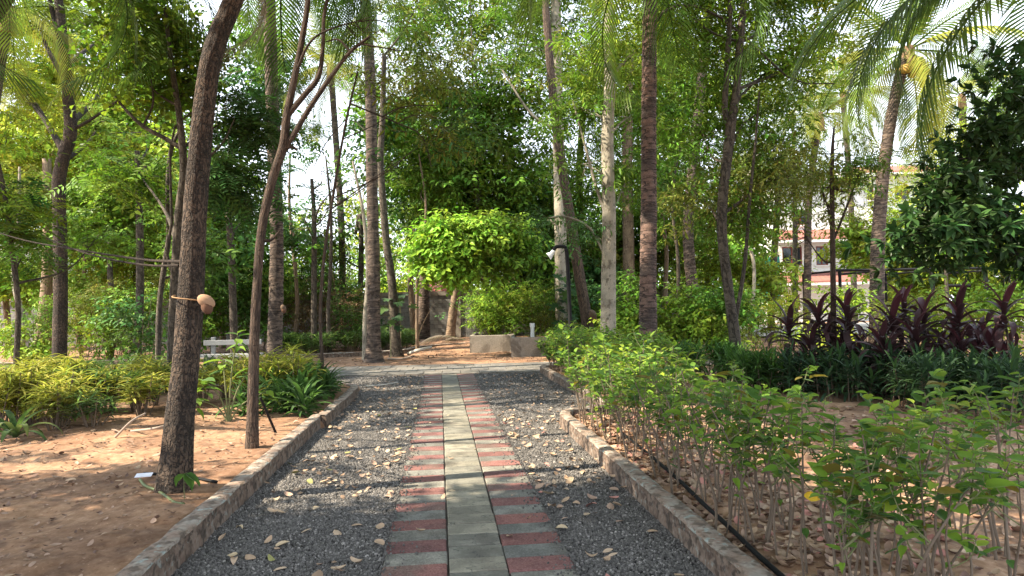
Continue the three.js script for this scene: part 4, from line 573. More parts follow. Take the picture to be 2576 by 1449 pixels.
function house(label, x0, x1, z, floors, wins, awn) {
  const o = thing('house', label, 'house', 'white houses', V(x0, 0, -z)), w = x1 - x0;
  const s = new THREE.Shape([new THREE.Vector2(0, 0), new THREE.Vector2(w, 0), new THREE.Vector2(w, floors * 3.1), new THREE.Vector2(0, floors * 3.1)]);
  for (const [a, b, c, d] of wins) s.holes.push(new THREE.Path([[a, c], [b, c], [b, d], [a, d]].map(p => new THREE.Vector2(...p))));
  const g = new THREE.ExtrudeGeometry(s, { depth: 0.25, bevelEnabled: false }); g.translate(0, 0, -0.25); part(o, 'front_wall', g, mPlaster);
  part(o, 'side_wall', bxg(0, 0.25, 0, floors * 3.1, -8, -0.26), mPlaster); part(o, 'side_wall', bxg(w - 0.25, w, 0, floors * 3.1, -8, -0.26), mPlaster); part(o, 'back_wall', bxg(0, w, 0, floors * 3.1, -8.25, -8.01), mPlaster);
  part(o, 'roof_slab', bxg(-0.4, w + 0.4, floors * 3.1 + 0.003, floors * 3.1 + 0.2, -8.6, 0.5), mPlaster);
  for (let f = 1; f < floors; f++) part(o, 'floor_slab', bxg(0.26, w - 0.26, f * 3.1 - 0.2, f * 3.1, -8, -0.26), mRoom);
  for (const [a, b, c, d] of wins) {
    const q = part(o, 'window', bxg(a, b, c, c + 0.07, -0.16, -0.04), mFrame);
    const k = (n, e, m) => part(q, n, e, m);
    k('frame', bxg(a, b, d - 0.07, d, -0.16, -0.04), mFrame); k('frame', bxg(a, a + 0.07, c + 0.071, d - 0.071, -0.16, -0.04), mFrame); k('frame', bxg(b - 0.07, b, c + 0.071, d - 0.071, -0.16, -0.04), mFrame); k('mullion', bxg((a + b) / 2 - 0.03, (a + b) / 2 + 0.03, c + 0.071, d - 0.071, -0.15, -0.05), mFrame);
    k('pane', bxg(a + 0.071, (a + b) / 2 - 0.031, c + 0.071, d - 0.071, -0.105, -0.1), mGlass); k('pane', bxg((a + b) / 2 + 0.031, b - 0.071, c + 0.071, d - 0.071, -0.105, -0.1), mGlass); k('curtain', bxg(a + 0.1, a + (b - a) * 0.35, c + 0.08, d - 0.08, -0.5, -0.45), mCurtain);
    k('sill', bxg(a - 0.1, b + 0.1, c - 0.08, c - 0.002, -0.1, 0.12), mPlaster);
  }
  for (const [a, b, y] of awn) { // tiled sunshade: a sloping slab on a white lip
    const t = new THREE.Shape([[0, 0], [1.15, -0.62], [1.15, -0.74], [0, -0.12]].map(p => new THREE.Vector2(...p))), e = new THREE.ExtrudeGeometry(t, { depth: b - a, bevelEnabled: false }); e.rotateY(-Math.PI / 2); e.translate(b, y, 0.003);
    const m = part(o, 'tiled_awning', e, mRoof); part(m, 'lip', bxg(a, b, y - 0.9, y - 0.745, 1.0, 1.17), mPlaster);
  }
  return o;
}
{
  const z = 44, X = px => at(px, 700, z).x, Y = py => at(2030, py, z).y, x0 = X(1950);
  const wn = (a, b, c, d) => [X(a) - x0, X(b) - x0, Y(d), Y(c)];
  house('white house with red tiled sunshades seen through the right-hand trees', x0, X(2190), z, 3, [wn(1970, 2020, 620, 668), wn(2055, 2085, 620, 668), wn(2004, 2034, 528, 566), wn(2120, 2160, 620, 668), wn(1975, 2010, 740, 780)], [[-0.4, 6.9, Y(578)], [-0.4, 6.9, Y(684)]]);
  const z2 = 46, b0 = at(-80, 700, z2).x; house('white house glimpsed through the left background trees', b0, b0 + 5.6, z2, 2, [[1, 2.2, 3.9, 5.2], [3.4, 4.6, 3.9, 5.2]], [[-0.3, 5.9, 3.4]]);
  const z3 = 58, c0 = at(2130, 400, z3).x; house('taller white house with red roof edge behind the palms', c0, c0 + 7, z3, 4, [[1, 2.2, 10, 11.2], [4, 5.2, 10, 11.2]], [[-0.3, 7.3, 12.9]]);
}
{ // dark steel frame beyond the cordylines
  const o = thing('steel_frame', 'dark steel frame structure beyond the purple plants on the right', 'frame', null, V(0, 0.05, 0)), z = 24, p = (px, py) => at(px, py, z);
  const bar = (n, a, b, t) => part(o, n, tube([a, a.clone().lerp(b, 0.5), b], [t, t, t], 4, 6), mBlack);
  for (const px of [2112, 2215, 2345, 2480]) { const a = p(px, 684); bar('post', V(a.x, 0.0, a.z), a, 0.06); const b = V(a.x, 0, a.z - 3); bar('post', b, V(a.x, a.y, a.z - 3), 0.05); bar('rafter', a, V(a.x, a.y + 0.01, a.z - 3), 0.04); }
  bar('beam', p(2095, 684), p(2500, 678), 0.055); const s = p(2380, 722), e = p(2440, 722); bar('crossbar', s, e, 0.06);
}
{ // teal shade net on posts
  const o = thing('shade_net', 'teal green shade net by the left corner of the white house', 'net', null), z = 36, a = at(1905, 690, z), b = at(1962, 690, z), g = new THREE.PlaneGeometry(b.x - a.x, 2.4, 8, 4), q = g.attributes.position;
  for (let i = 0; i < q.count; i++) q.setZ(i, 0.08 * Math.sin(q.getX(i) * 5) + 0.05 * Math.sin(q.getY(i) * 3)); g.computeVertexNormals(); g.translate((a.x + b.x) / 2, 2.7, a.z);
  part(o, 'net_sheet', g, hue(0.02, 0.34, 0.26, 0.9, { side: THREE.DoubleSide, transmission: 0.4, thickness: 0 }));
  for (const x of [a.x, b.x]) part(o, 'post', tube([V(x, 0, a.z - 0.1), V(x, 2, a.z - 0.1), V(x, 4, a.z - 0.1)], [0.05, 0.05, 0.05], 4, 6), mBlack);
}
// ---------------------------------------------------------------- shrubs made of sprays
function bush(name, label, group, foot, cl, seed, o = {}) { // cl: [dx, y, dz, rx, ry, n, type, tint, scale]
  const r = RNG(seed), g = thing(name, label, o.category || 'shrub', group, foot), lists = {};
  keepAll = !!o.whole;
  for (const c of cl) {
    cluster(lists[c[6]] ??= [], V(foot.x + c[0], foot.y + c[1], foot.z + c[2]), [c[3], c[4], c[3]], c[5], c[6], c[7], r, c[8] ?? 1);
    for (let k = 0; k < 3; k++) { const e = V(c[0] + rr(r, -.6, .6) * c[3], c[1] + rr(r, -.2, .7) * c[4], c[2] + rr(r, -.6, .6) * c[3]), b = V(c[0] * 0.5 + rr(r, -.1, .1), -0.05, c[2] * 0.5 + rr(r, -.1, .1)); part(g, 'stem', tube([b, b.clone().lerp(e, 0.5).add(V(rr(r, -.08, .08), 0.05, rr(r, -.08, .08))), e], [0.016, 0.012, 0.005], 8, 5), o.bark || mBarkTan); }
  }
  keepAll = false;
  for (const [t, L] of Object.entries(lists)) { for (const e of L) { e.m.elements[12] -= foot.x; e.m.elements[13] -= foot.y; e.m.elements[14] -= foot.z; } if (L.length) inst('foliage', SPRAY[t], mLeaf, L, g); }
  return g;
}
{
  const p = plA, c = (px, py, rx, ry, n, t, k) => { const q = at(px, py, 24.6), b = V((plA.x + plB.x) / 2, 0.45, -24.9); return [q.x - b.x, q.y - b.y, q.z - b.z, rx, ry, n, 'small', t, 1.15]; };
  bush('clipped_bush', 'light green leafy bush growing in the left concrete planter', null, V((plA.x + plB.x) / 2, 0.45, -24.9), [c(1225, 790, .55, .5, 190, 4), c(1225, 745, .5, .4, 150, 4), c(1270, 750, .5, .5, 170, 4), c(1290, 790, .5, .5, 150, 8), c(1250, 800, .5, .4, 110, 0)], 41, { whole: true });
  const b = V(plB.x + 1.2, 0.45, plB.z - 2.4), d = (px, py, z, rx, ry, n, t, ty = 'small') => { const q = at(px, py, z); return [q.x - b.x, q.y - b.y, q.z - b.z, rx, ry, n, ty, t, 1.1]; };
  bush('leafy_bush', 'taller green bush growing in the planter with the white pipe', null, b, [d(1310, 760, 24, .6, .6, 180, 8), d(1350, 740, 24, .55, .6, 160, 0), d(1330, 800, 24, .6, .4, 120, 0), d(1375, 790, 23.5, .5, .5, 110, 3)], 42, { whole: true });
}
[['dry_thicket', 'dry brown and green thicket of creepers right of the bench palm', 800, 27.5, [[0, 1.4, 0, 1.6, 1.2, 420, 'small', 5, 1.3], [1.4, 1.6, .3, 1.4, 1.3, 360, 'small', 5, 1.3], [-1, 2.2, -.5, 1.3, 1.1, 320, 'small', 3, 1.3], [.6, 3, -.5, 1.5, 1, 320, 'small', 1, 1.3], [2.2, 2.6, -.6, 1.2, 1.1, 280, 'small', 3, 1.3]]],
  ['dry_thicket', 'dark creeper thicket left of the clearing palm, half dry', 890, 26, [[0, 1.2, 0, .9, 1, 220, 'small', 1, 1.2], [0.4, 2.2, -.4, 1, .9, 220, 'small', 5, 1.2], [-.6, 2.8, -.6, 1, .8, 200, 'broad', 1, 1.1]]],
  ['undergrowth_shrub', 'dark broad-leaved shrub behind the far low border', 1030, 28, [[0, .9, 0, .9, .8, 200, 'broad', 1, 1.2], [.5, 1.8, -.4, .9, .7, 180, 'broad', 6, 1.2]]],
  ['undergrowth_shrub', 'leafy shrub left of the crooked dark trunk base', 60, 21, [[0, .8, 0, .8, .6, 150, 'broad', 8], [.6, 1.5, .2, .7, .5, 120, 'small', 0, 1.1]]],
  ['undergrowth_shrub', 'bright shrub behind the flared tan tree', 215, 24, [[0, 1.1, 0, .9, .8, 180, 'small', 2, 1.2], [.7, 1.9, -.2, .8, .6, 140, 'broad', 2, 1.1], [-.5, 2.4, -.2, .8, .6, 140, 'broad', 8, 1.1]]],
  ['undergrowth_shrub', 'green shrub behind the thin trunk with leafy tiers', 300, 22, [[0, 1, 0, .8, .7, 150, 'broad', 0], [.6, 1.9, .1, .8, .6, 130, 'broad', 0], [-.7, 2.2, 0, .7, .5, 110, 'small', 3, 1.1]]],
  ['undergrowth_shrub', 'dark leafy shrub left behind the leaning tree', 385, 17, [[0, 1.2, 0, .6, .6, 110, 'broad', 1], [-.5, 1.9, 0, .6, .5, 100, 'broad', 6]]],
  ['undergrowth_shrub', 'shrub behind the bench between trunks', 500, 25, [[0, 1.2, 0, .9, .9, 200, 'broad', 0, 1.1], [.8, 2.2, 0, .9, .8, 180, 'broad', 1, 1.1], [-.6, 2.8, 0, 1, .7, 180, 'small', 3, 1.2]]],
  ['undergrowth_shrub', 'green shrub behind the bench right of the grey trunk', 640, 26, [[0, 1.3, 0, 1, .9, 210, 'broad', 1, 1.1], [.6, 2.4, 0, 1, .8, 200, 'small', 0, 1.2], [-.6, 3, 0, 1, .7, 180, 'broad', 1, 1.1]]],
  ['undergrowth_shrub', 'shrub behind the lamp post, dark green', 1370, 27, [[0, 1, 0, .9, .8, 200, 'broad', 1, 1.1], [.8, 1.6, 0, .8, .7, 160, 'broad', 6, 1.1]]],
  ['undergrowth_shrub', 'shrub between the brown leaning trunk and the mottled trunk', 1500, 24, [[0, 1, 0, .8, .8, 190, 'broad', 0], [-.5, 1.8, 0, .6, .5, 110, 'broad', 6], [.6, 1.7, -.2, .7, .6, 130, 'small', 1, 1.1]]],
  ['undergrowth_shrub', 'yellowish shrub between mottled trunk and reddish palm', 1580, 20, [[0, .9, 0, .7, .7, 170, 'broad', 8, 1.1], [.3, 1.8, -.3, .6, .6, 120, 'broad', 0, 1.1]]],
  ['undergrowth_shrub', 'light green shrub right of the reddish palm', 1690, 20, [[0, .9, 0, .8, .7, 200, 'broad', 8, 1.1], [.6, 1.5, 0, .7, .6, 150, 'broad', 8, 1.1]]],
  ['undergrowth_shrub', 'light green shrub behind the curved palm', 1770, 26, [[0, 1.1, 0, 1, .8, 230, 'broad', 8, 1.2], [.9, 1.6, 0, .9, .7, 190, 'broad', 8, 1.2]]],
  ['undergrowth_shrub', 'yellow-green shrub between curved palm and knobbly tree', 1800, 19, [[0, .8, 0, .7, .6, 160, 'broad', 8, 1.1], [.4, 1.4, 0, .6, .5, 110, 'broad', 0, 1.1]]],
  ['undergrowth_shrub', 'sunlit shrub below the white house corner', 1930, 22, [[0, .9, 0, .9, .7, 200, 'small', 2, 1.1], [-.7, 1.3, 0, .8, .6, 170, 'small', 8, 1.1], [.8, 1.2, 0, .7, .4, 120, 'small', 2, 1.1]]],
  ['undergrowth_shrub', 'small bright shrub in front of the steel frame', 2110, 18, [[0, .8, 0, .6, .5, 90, 'broad', 2], [.2, 1.5, 0, .5, .4, 60, 'broad', 8]]],
  ['undergrowth_shrub', 'bright green shrub behind the purple plants near the right edge', 2440, 16, [[0, .8, 0, 1, .6, 170, 'broad', 2], [1, 1.2, 0, .9, .6, 150, 'broad', 8], [-1, 1.2, 0, .9, .6, 120, 'broad', 2]]],
].forEach(([n, label, px, z, cl], i) => { const p = at(px, 800, z); p.y = soilY(p.x, z) - 0.02; bush(n, label, n === 'dry_thicket' ? 'dry thickets' : 'undergrowth shrubs', p, cl, 500 + i); });
bush('pink_bougainvillea', 'pink flowering bush above the boundary wall in the centre', null, V(at(1340, 700, 36).x, 0.1, -36), [[0, 2.9, 0, 1.1, .6, 260, 'small', 7, 1.3], [.9, 2.7, 0, .7, .6, 160, 'small', 7, 1.3], [0, 1.8, 0, 1, .8, 120, 'small', 0, 1.3]], 61);
bush('pink_bougainvillea', 'small pink flowering bush above the wall left of the lime green tree', null, V(at(1130, 700, 36).x, 0.1, -36), [[0, 2.7, 0, .8, .5, 150, 'small', 7, 1.3], [.6, 2.2, 0, .7, .6, 100, 'small', 0, 1.3]], 62);

const ORD = 'first second third fourth fifth sixth seventh eighth ninth tenth eleventh twelfth thirteenth fourteenth fifteenth sixteenth seventeenth eighteenth nineteenth twentieth'.split(' ');
// ---------------------------------------------------------------- beds: hibiscus hedge, strap plants, cordylines
const unitLeaf = (() => { const out = []; for (const [w, f, d] of [[0.6, 0.14, 0.12], [0.55, 0.2, 0.3], [0.66, 0.08, 0.05], [0.58, 0.25, 0.45]]) { const g = new GB(); leaf(g, V(0, 0, 0), V(1, 0, 0), V(0, 1, 0), 1, w, f, d, 1, 2); out.push(g.geo()); } return out; })();
const lm = (...c) => leafMat(0.48, { color: new THREE.Color().setRGB(...c) });
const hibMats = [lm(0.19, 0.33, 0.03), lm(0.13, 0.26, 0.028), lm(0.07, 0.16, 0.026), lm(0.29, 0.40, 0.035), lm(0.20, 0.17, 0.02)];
const basis = new THREE.Matrix4();
function setLeaf(m, p, d, up, len) { const s = d.clone().cross(up).normalize(), n = s.clone().cross(d).normalize(); basis.makeBasis(d, n, s); m.position.copy(p); m.quaternion.setFromRotationMatrix(basis); m.scale.setScalar(len); }
const mStem = hue(0.14, 0.105, 0.075, 0.9), mStemGreen = hue(0.14, 0.15, 0.06, 0.8);
function hibiscus(seed, near, H, dense) { // template group at its base
  const r = RNG(seed), g = new THREE.Group(), gb = new GB(), n = dense ? 6 : 2 + Math.floor(r() * 3);
  const put = (p, d, len, top) => {
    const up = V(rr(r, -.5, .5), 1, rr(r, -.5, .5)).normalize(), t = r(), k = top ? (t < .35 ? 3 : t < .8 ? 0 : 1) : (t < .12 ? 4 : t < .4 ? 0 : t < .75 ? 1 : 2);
    if (near) { const m = part(g, 'leaf', unitLeaf[Math.floor(r() * 4)], hibMats[k]); setLeaf(m, p, d, up, len); }
    else { const c = hibMats[k].color, v = rr(r, .85, 1.15); leaf(gb, p, d, up, len, len * 0.58, 0.15, rr(r, 0, .35), [c.r * v, c.g * v, c.b * v], 1); }
  };
  for (let s = 0; s < n; s++) {
    const a = r() * 6.28, b = V(Math.cos(a), 0, Math.sin(a)).multiplyScalar(rr(r, .02, .1)), h = H * rr(r, .72, 1.05), lean = V(Math.cos(a) * rr(r, .03, .36), 0, Math.sin(a) * rr(r, .03, .36));
    const P = [0, .3, .62, 1].map(t => b.clone().add(lean.clone().multiplyScalar(Math.pow(t, 1.5))).add(V(rr(r, -.035, .035) * (t ? 1 : .2), h * t - (t ? 0 : .04), rr(r, -.035, .035) * (t ? 1 : .2)))), R = rr(r, .0045, .009);
    const [Q, w] = spline(P, [R, R * .9, R * .7, R * .35], 10), sg = new GB(); sweep(sg, Q, w, 6, null); const st = part(g, 'stem', sg.geo(), mStem); st.geometry.deleteAttribute('color');
    const ends = [P[3]];
    for (let q = 0; q < (dense ? 5 : 2 + Math.floor(r() * 3)); q++) { const t = rr(r, dense ? .3 : .5, .92), i = Math.min(9, Math.floor(t * 10)), o = Q[i], az = r() * 6.28, L = rr(r, .1, .26), e = o.clone().add(V(Math.cos(az) * L * .7, L, Math.sin(az) * L * .7)); const tg = new GB(), [A, B] = spline([o, o.clone().lerp(e, .5).add(V(Math.cos(az) * .03, -.01, Math.sin(az) * .03)), e], [.0042, .0034, .002], 5); sweep(tg, A, B, 4, null); const tw = part(st, 'twig', tg.geo(), mStemGreen); tw.geometry.deleteAttribute('color'); ends.push(e); for (let k = 0; k < 2; k++) { const p = o.clone().lerp(e, rr(r, .3, .8)), z = r() * 6.28; put(p, V(Math.cos(z), rr(r, -.2, .4), Math.sin(z)).normalize(), rr(r, .05, .085), false); } }
    for (const e of ends) { const m = near ? 4 + Math.floor(r() * 3) : 5 + Math.floor(r() * 3); for (let k = 0; k < m; k++) { const z = k * 2.4 + r(), el = rr(r, -.15, .75); put(e.clone().add(V(0, -.018 * k, 0)), V(Math.cos(z) * Math.cos(el), Math.sin(el), Math.sin(z) * Math.cos(el)), rr(r, .062, .118) * (k < 2 ? .65 : 1), k < 3); } }
    for (let k = 0; k < 2; k++) { const o = Q[3 + Math.floor(r() * 4)], z = r() * 6.28; if (r() < .6) put(o, V(Math.cos(z), rr(r, -.5, .3), Math.sin(z)).normalize(), rr(r, .05, .08), false); }
  }
  if (!near) { const m = part(g, 'foliage', gb.geo(), mLeaf); m.userData.kind = 'stuff'; }
  return g;
}
const nearTpl = [1, 2, 3, 4, 5, 6].map(k => hibiscus(600 + k, true, 0.86, false)), midTpl = [1, 2, 3, 4].map(k => hibiscus(640 + k, false, 0.88, false)), hedgeTpl = [1, 2, 3, 4].map(k => hibiscus(660 + k, false, 0.85, true));
function place(tpl, name, label, category, group, p, rot, s, sy = s) { const o = tpl.clone(); o.name = numbered(name); tag(o, label, category, group); o.position.copy(p); o.rotation.y = rot; o.scale.set(s, sy, s); scene.add(o); return o; }
const bedP = (u, z) => { const p = W(u, z); p.y = soilY(p.x, z); return p; };
{
  const r = RNG(91); let k = 0; const rowNo = {};
  for (const [du, z0, z1, sp] of [[0.24, 2.9, 9.0, 0.23], [0.58, 3.1, 9.2, 0.3], [1.0, 6.6, 9.2, 0.9]]) for (let z = z0; z < z1; z += sp * rr(r, .8, 1.2)) {
    const p = bedP(1.56 + du + rr(r, -.09, .09), z), near = z < 5.3;
    place(near ? nearTpl[k % 6] : midTpl[k % 4], 'hibiscus_shrub', (w => { const i = rowNo[w] = (rowNo[w] ?? -1) + 1, row = du < .3 ? 'kerb-side row' : du < .9 ? 'second row' : 'back row'; return near ? `bare-stemmed leafy shrub, ${ORD[i]} from the near end, ${row} of right hedge` : ORD[i] ? `leafy hedge shrub, ${row} of right hedge, ${ORD[i]} of its far half` : `leafy hedge shrub at the far end of the ${row}, right hedge`; })(du + (near ? 'n' : 'f')), 'shrub', near ? 'near hedge shrubs on the right kerb' : 'far hedge shrubs on the right kerb', p, r() * 6.28, rr(r, .85, 1.1), rr(r, .9, 1.15)); k++;
  }
  for (const [i, [px, py, s]] of [[2230, 1500, .9], [2340, 1440, 1.0], [2530, 1420, 1.1], [2420, 1340, .95], [2560, 1560, .95], [2520, 1280, 1], [2390, 1580, .9], [2600, 1350, 1.1]].sort((a, b) => gr(a[0], a[1]).x / -gr(a[0], a[1]).z - gr(b[0], b[1]).x / -gr(b[0], b[1]).z).entries()) { const p = gr(px, py, .085); p.y = soilY(p.x, -p.z); place(nearTpl[k++ % 6], 'hibiscus_shrub', `sprawling leafy shrub in the lower right corner, ${ORD[i]} from the left`, 'shrub', 'shrubs in the lower right corner', p, r() * 6.28, s, s * rr(r, .85, 1.05)); }
  for (let z = 9.75; z < 16; z += 0.3) for (const du of [0.25, 0.6, 1.0]) { const p = bedP(2.36 + du + rr(r, -.1, .1), z + rr(r, -.1, .1)); place(hedgeTpl[k++ % 4], 'hedge_shrub', 'bushy light green shrub in the trimmed hedge beyond the kerb bend', 'shrub', 'trimmed hedge shrubs', p, r() * 6.28, rr(r, .9, 1.1), rr(r, .9, 1.15)); }
}
function strapGeo(w, bend, n = 6, c = 1) { // a strap leaf of unit length along +x, arching down
  const g = new GB(); let x = 0, y = 0, a = 0, pl, pm, pr; const W0 = t => w * (0.35 + 0.65 * Math.sin(Math.PI * Math.min(1, 0.18 + 0.5 * t))) * (t > 0.6 ? Math.sqrt(Math.max(0, (1 - t) / 0.4)) : 1);
  for (let i = 0; i <= n; i++) { const t = i / n, h = W0(t) / 2, l = g.v(x, y + h * 0.5, -h, c), m = g.v(x, y, 0, c), r2 = g.v(x, y + h * 0.5, h, c); if (i) { g.quad(pl, pm, m, l); g.quad(pm, pr, r2, m); } pl = l; pm = m; pr = r2; a -= bend / n * (0.3 + 1.4 * t); x += Math.cos(a) / n; y += Math.sin(a) / n; }
  return g.geo();
}
function mergeLeaves(list) { // [geometry, Matrix4, colour]
  return mergeGeometries(list.map(([g, m, c]) => { const q = g.clone().applyMatrix4(m), k = q.attributes.color; for (let i = 0; i < k.count; i++) k.setXYZ(i, c[0], c[1], c[2]); return q; }));
}
function strapPlant(seed, o) { // clump of stems each with a rosette of strap leaves, joined into one foliage part
  const r = RNG(seed), g = new THREE.Group(), L = [], S = [0.5, 1.1, 1.8].map(b => strapGeo(o.w, b));
  for (let s = 0; s < o.stems; s++) {
    const a = r() * 6.28, d = rr(r, 0, o.spread), b = V(Math.cos(a) * d, 0, Math.sin(a) * d), h = o.h * rr(r, .55, 1.1), top = b.clone().add(V(rr(r, -.08, .08), h, rr(r, -.08, .08)));
    if (h > 0.1) { const sg = tube([b.clone().setY(-.05), b.clone().lerp(top, .5), top], [.008, .007, .006], 4, 5); sg.deleteAttribute('color'); part(g, 'stem', sg, mStem); }
    for (let k = 0; k < o.leaves; k++) { const t = k / o.leaves, az = k * 2.4 + r() * .5, el = 1.25 - 1.35 * t + rr(r, -.15, .15), len = o.len * rr(r, .75, 1.15), v = rr(r, .75, 1.25), m = new THREE.Matrix4().compose(top.clone().add(V(0, -o.down * t, 0)), new THREE.Quaternion().setFromEuler(new THREE.Euler(rr(r, -.3, .3), az, el, 'YZX')), V(len, len, len)), c = o.cols[Math.floor(r() * o.cols.length)]; L.push([S[Math.floor(r() * 3)], m, [c[0] * v, c[1] * v, c[2] * v]]); }
  }
  const m = part(g, 'foliage', mergeLeaves(L), o.mat || mLeaf); m.userData.kind = 'stuff'; return g;
}
{
  const r = RNG(131);
  const dark = [1, 2, 3, 4].map(k => strapPlant(700 + k, { stems: 7, spread: .24, h: .5, leaves: 14, len: .3, w: .12, down: .26, cols: [[.035, .08, .03], [.05, .11, .03], [.03, .065, .03]], mat: mLeafDark }));
  const green = [1, 2, 3].map(k => strapPlant(710 + k, { stems: 6, spread: .22, h: .5, leaves: 15, len: .32, w: .1, down: .28, cols: [[.065, .16, .025], [.095, .2, .03], [.05, .12, .025]] }));
  for (let k = 0; k < 80; k++) { const t = r(), px = 1640 + t * 960, z = 14.2 - 6.2 * Math.pow(t, .8) + rr(r, -.9, .9), p = at(px, 800, z); p.y = soilY(p.x, z); place(t < .35 ? green[k % 3] : dark[k % 4], 'strap_leaf_plant', t < .35 ? 'grassy green strap-leaf plant in the bed right of the reddish palm' : 'dark green narrow-leaf plant in the low band before the purple cordylines', 'plant', t < .35 ? 'grassy strap-leaf plants' : 'dark narrow-leaf plants', p, r() * 6.28, rr(r, .85, 1.2), rr(r, .85, 1.15)); }
  // left bed end: bright strap clumps
  const lily = [1, 2, 3].map(k => strapPlant(720 + k, { stems: 4, spread: .13, h: .22, leaves: 13, len: .42, w: .13, down: .2, cols: [[.065, .15, .03], [.095, .2, .03], [.05, .11, .025]] }));
  for (let k = 0; k < 22; k++) { const z = rr(r, 9.3, 12.5), p = bedP(-1.9 - Math.pow(r(), 1.4) * 1.5, z); place(lily[k % 3], 'lily_plant', 'arching strap-leaf plant filling the end of the left bed by the kerb bend', 'plant', 'strap plants at the left bed end', p, r() * 6.28, rr(r, .8, 1.2)); }
  const deep = [1, 2].map(k => strapPlant(730 + k, { stems: 4, spread: .2, h: .3, leaves: 13, len: .4, w: .14, down: .22, cols: [[.03, .055, .025], [.045, .08, .03]], mat: mLeafDark }));
  for (const [i, px] of [200, 240, 285, 320, 350, 385, 410, 470, 520, 560, 610, 640].entries()) { const z = rr(r, 13.2, 14.6), p = at(px, 800, z); p.y = .05; place(deep[px % 2], 'dracaena_plant', `dark strap-leaf plant, ${ORD[i]} from the left before the cross path`, 'plant', 'dark strap plants by the cross path', p, r() * 6.28, rr(r, .85, 1.2)); }
  // one strap lily at the left edge: every leaf its own
  const o = thing('spider_lily', 'strap-leaf lily with long arching leaves at the left edge of the soil', 'plant', null, gr(38, 1105, .1)), S = [1.2, 1.7, 2.3].map(b => strapGeo(.13, b, 9)), mm = [lm(.09, .16, .03), lm(.06, .12, .03), lm(.15, .2, .05)];
  for (let k = 0; k < 15; k++) { const m = part(o, 'leaf', S[k % 3], mm[k % 3]); m.rotation.order = 'YZX'; m.rotation.set(rr(r, -.2, .2), k * 2.4, 1.3 - .9 * k / 15); m.scale.setScalar(rr(r, .45, .7)); m.position.y = .02; }
}
{ // whorled narrow-leaf shrubs (yellow-green), left
  const whorlPlant = (seed, cols, h, n) => { const r = RNG(seed), g = new THREE.Group(), L = [], S = [0.35, 0.9].map(b => strapGeo(.105, b, 4)); for (let s = 0; s < n; s++) { const a = r() * 6.28, d = rr(r, .02, .3), b = V(Math.cos(a) * d * .3, -.04, Math.sin(a) * d * .3), top = V(Math.cos(a) * d, h * rr(r, .55, 1.05), Math.sin(a) * d); const sg = tube([b, b.clone().lerp(top, .5), top], [.009, .007, .005], 5, 5); sg.deleteAttribute('color'); part(g, 'stem', sg, mStem); for (let w = 0; w < 3; w++) { const q = top.clone().add(V(rr(r, -.09, .09), -.09 * w, rr(r, -.09, .09))), t0 = rr(r, -.5, .5); for (let k = 0; k < 9; k++) { const len = rr(r, .15, .27), v = rr(r, .75, 1.25), c = cols[Math.floor(r() * cols.length)]; L.push([S[k % 2], new THREE.Matrix4().compose(q, new THREE.Quaternion().setFromEuler(new THREE.Euler(0, k / 9 * 6.28 + t0, rr(r, -.25, .7), 'YZX')), V(len, len, len)), [c[0] * v, c[1] * v, c[2] * v]]); } } } const m = part(g, 'foliage', mergeLeaves(L), mLeaf); m.userData.kind = 'stuff'; return g; };
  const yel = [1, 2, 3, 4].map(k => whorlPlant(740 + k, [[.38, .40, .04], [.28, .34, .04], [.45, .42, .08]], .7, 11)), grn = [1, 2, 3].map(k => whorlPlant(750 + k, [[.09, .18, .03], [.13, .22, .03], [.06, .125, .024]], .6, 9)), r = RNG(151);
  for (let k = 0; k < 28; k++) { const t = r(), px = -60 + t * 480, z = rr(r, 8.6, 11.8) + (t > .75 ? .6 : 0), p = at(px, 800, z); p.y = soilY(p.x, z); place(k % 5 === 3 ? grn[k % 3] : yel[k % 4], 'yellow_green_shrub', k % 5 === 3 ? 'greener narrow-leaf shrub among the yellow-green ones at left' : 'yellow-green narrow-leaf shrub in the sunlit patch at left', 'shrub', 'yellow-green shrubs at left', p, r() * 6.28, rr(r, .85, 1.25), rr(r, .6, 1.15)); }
  for (const [i, [px, z]] of [[470, 10.4], [510, 11], [560, 11.4], [600, 10.8], [640, 11.6], [668, 10.6], [690, 12], [700, 11.2], [730, 10.8], [750, 11.6]].entries()) { const p = at(px, 800, z); p.y = soilY(p.x, z); place(yel[px % 4], 'yellow_green_shrub', `yellow-green shrub between leaning tree and kerb bend, ${ORD[i]} from the left`, 'shrub', 'yellow-green shrubs near the kerb bend', p, r() * 6.28, rr(r, .8, 1.15)); }
  for (let k = 0; k < 34; k++) { const px = 705 + r() * 345, z = (px < 960 ? 23.3 : 25) + r() * 3, p = at(px, 800, z); p.y = .03; place(grn[k % 3], 'low_green_shrub', 'low feathery green shrub behind the far low border', 'shrub', 'low shrubs behind the far border', p, r() * 6.28, rr(r, 1.1, 1.5), rr(r, .95, 1.25)); }
  for (let k = 0; k < 16; k++) { const px = 1385 + r() * 130, z = rr(r, 17, 21), p = at(px, 800, z); p.y = .03; place(grn[k % 3], 'low_green_shrub', 'feathery green shrub at the foot of the lamp post', 'shrub', 'low shrubs round the lamp post', p, r() * 6.28, rr(r, 1, 1.4), rr(r, 1, 1.3)); }
  for (let k = 0; k < 14; k++) { const px = 20 + r() * 420, z = rr(r, 11.8, 13), p = at(px, 800, z); p.y = .1; place(grn[k % 3], 'low_green_shrub', 'mid green shrub behind the yellow-green ones at left', 'shrub', 'green shrubs behind the yellow ones', p, r() * 6.28, rr(r, .9, 1.15)); }
}
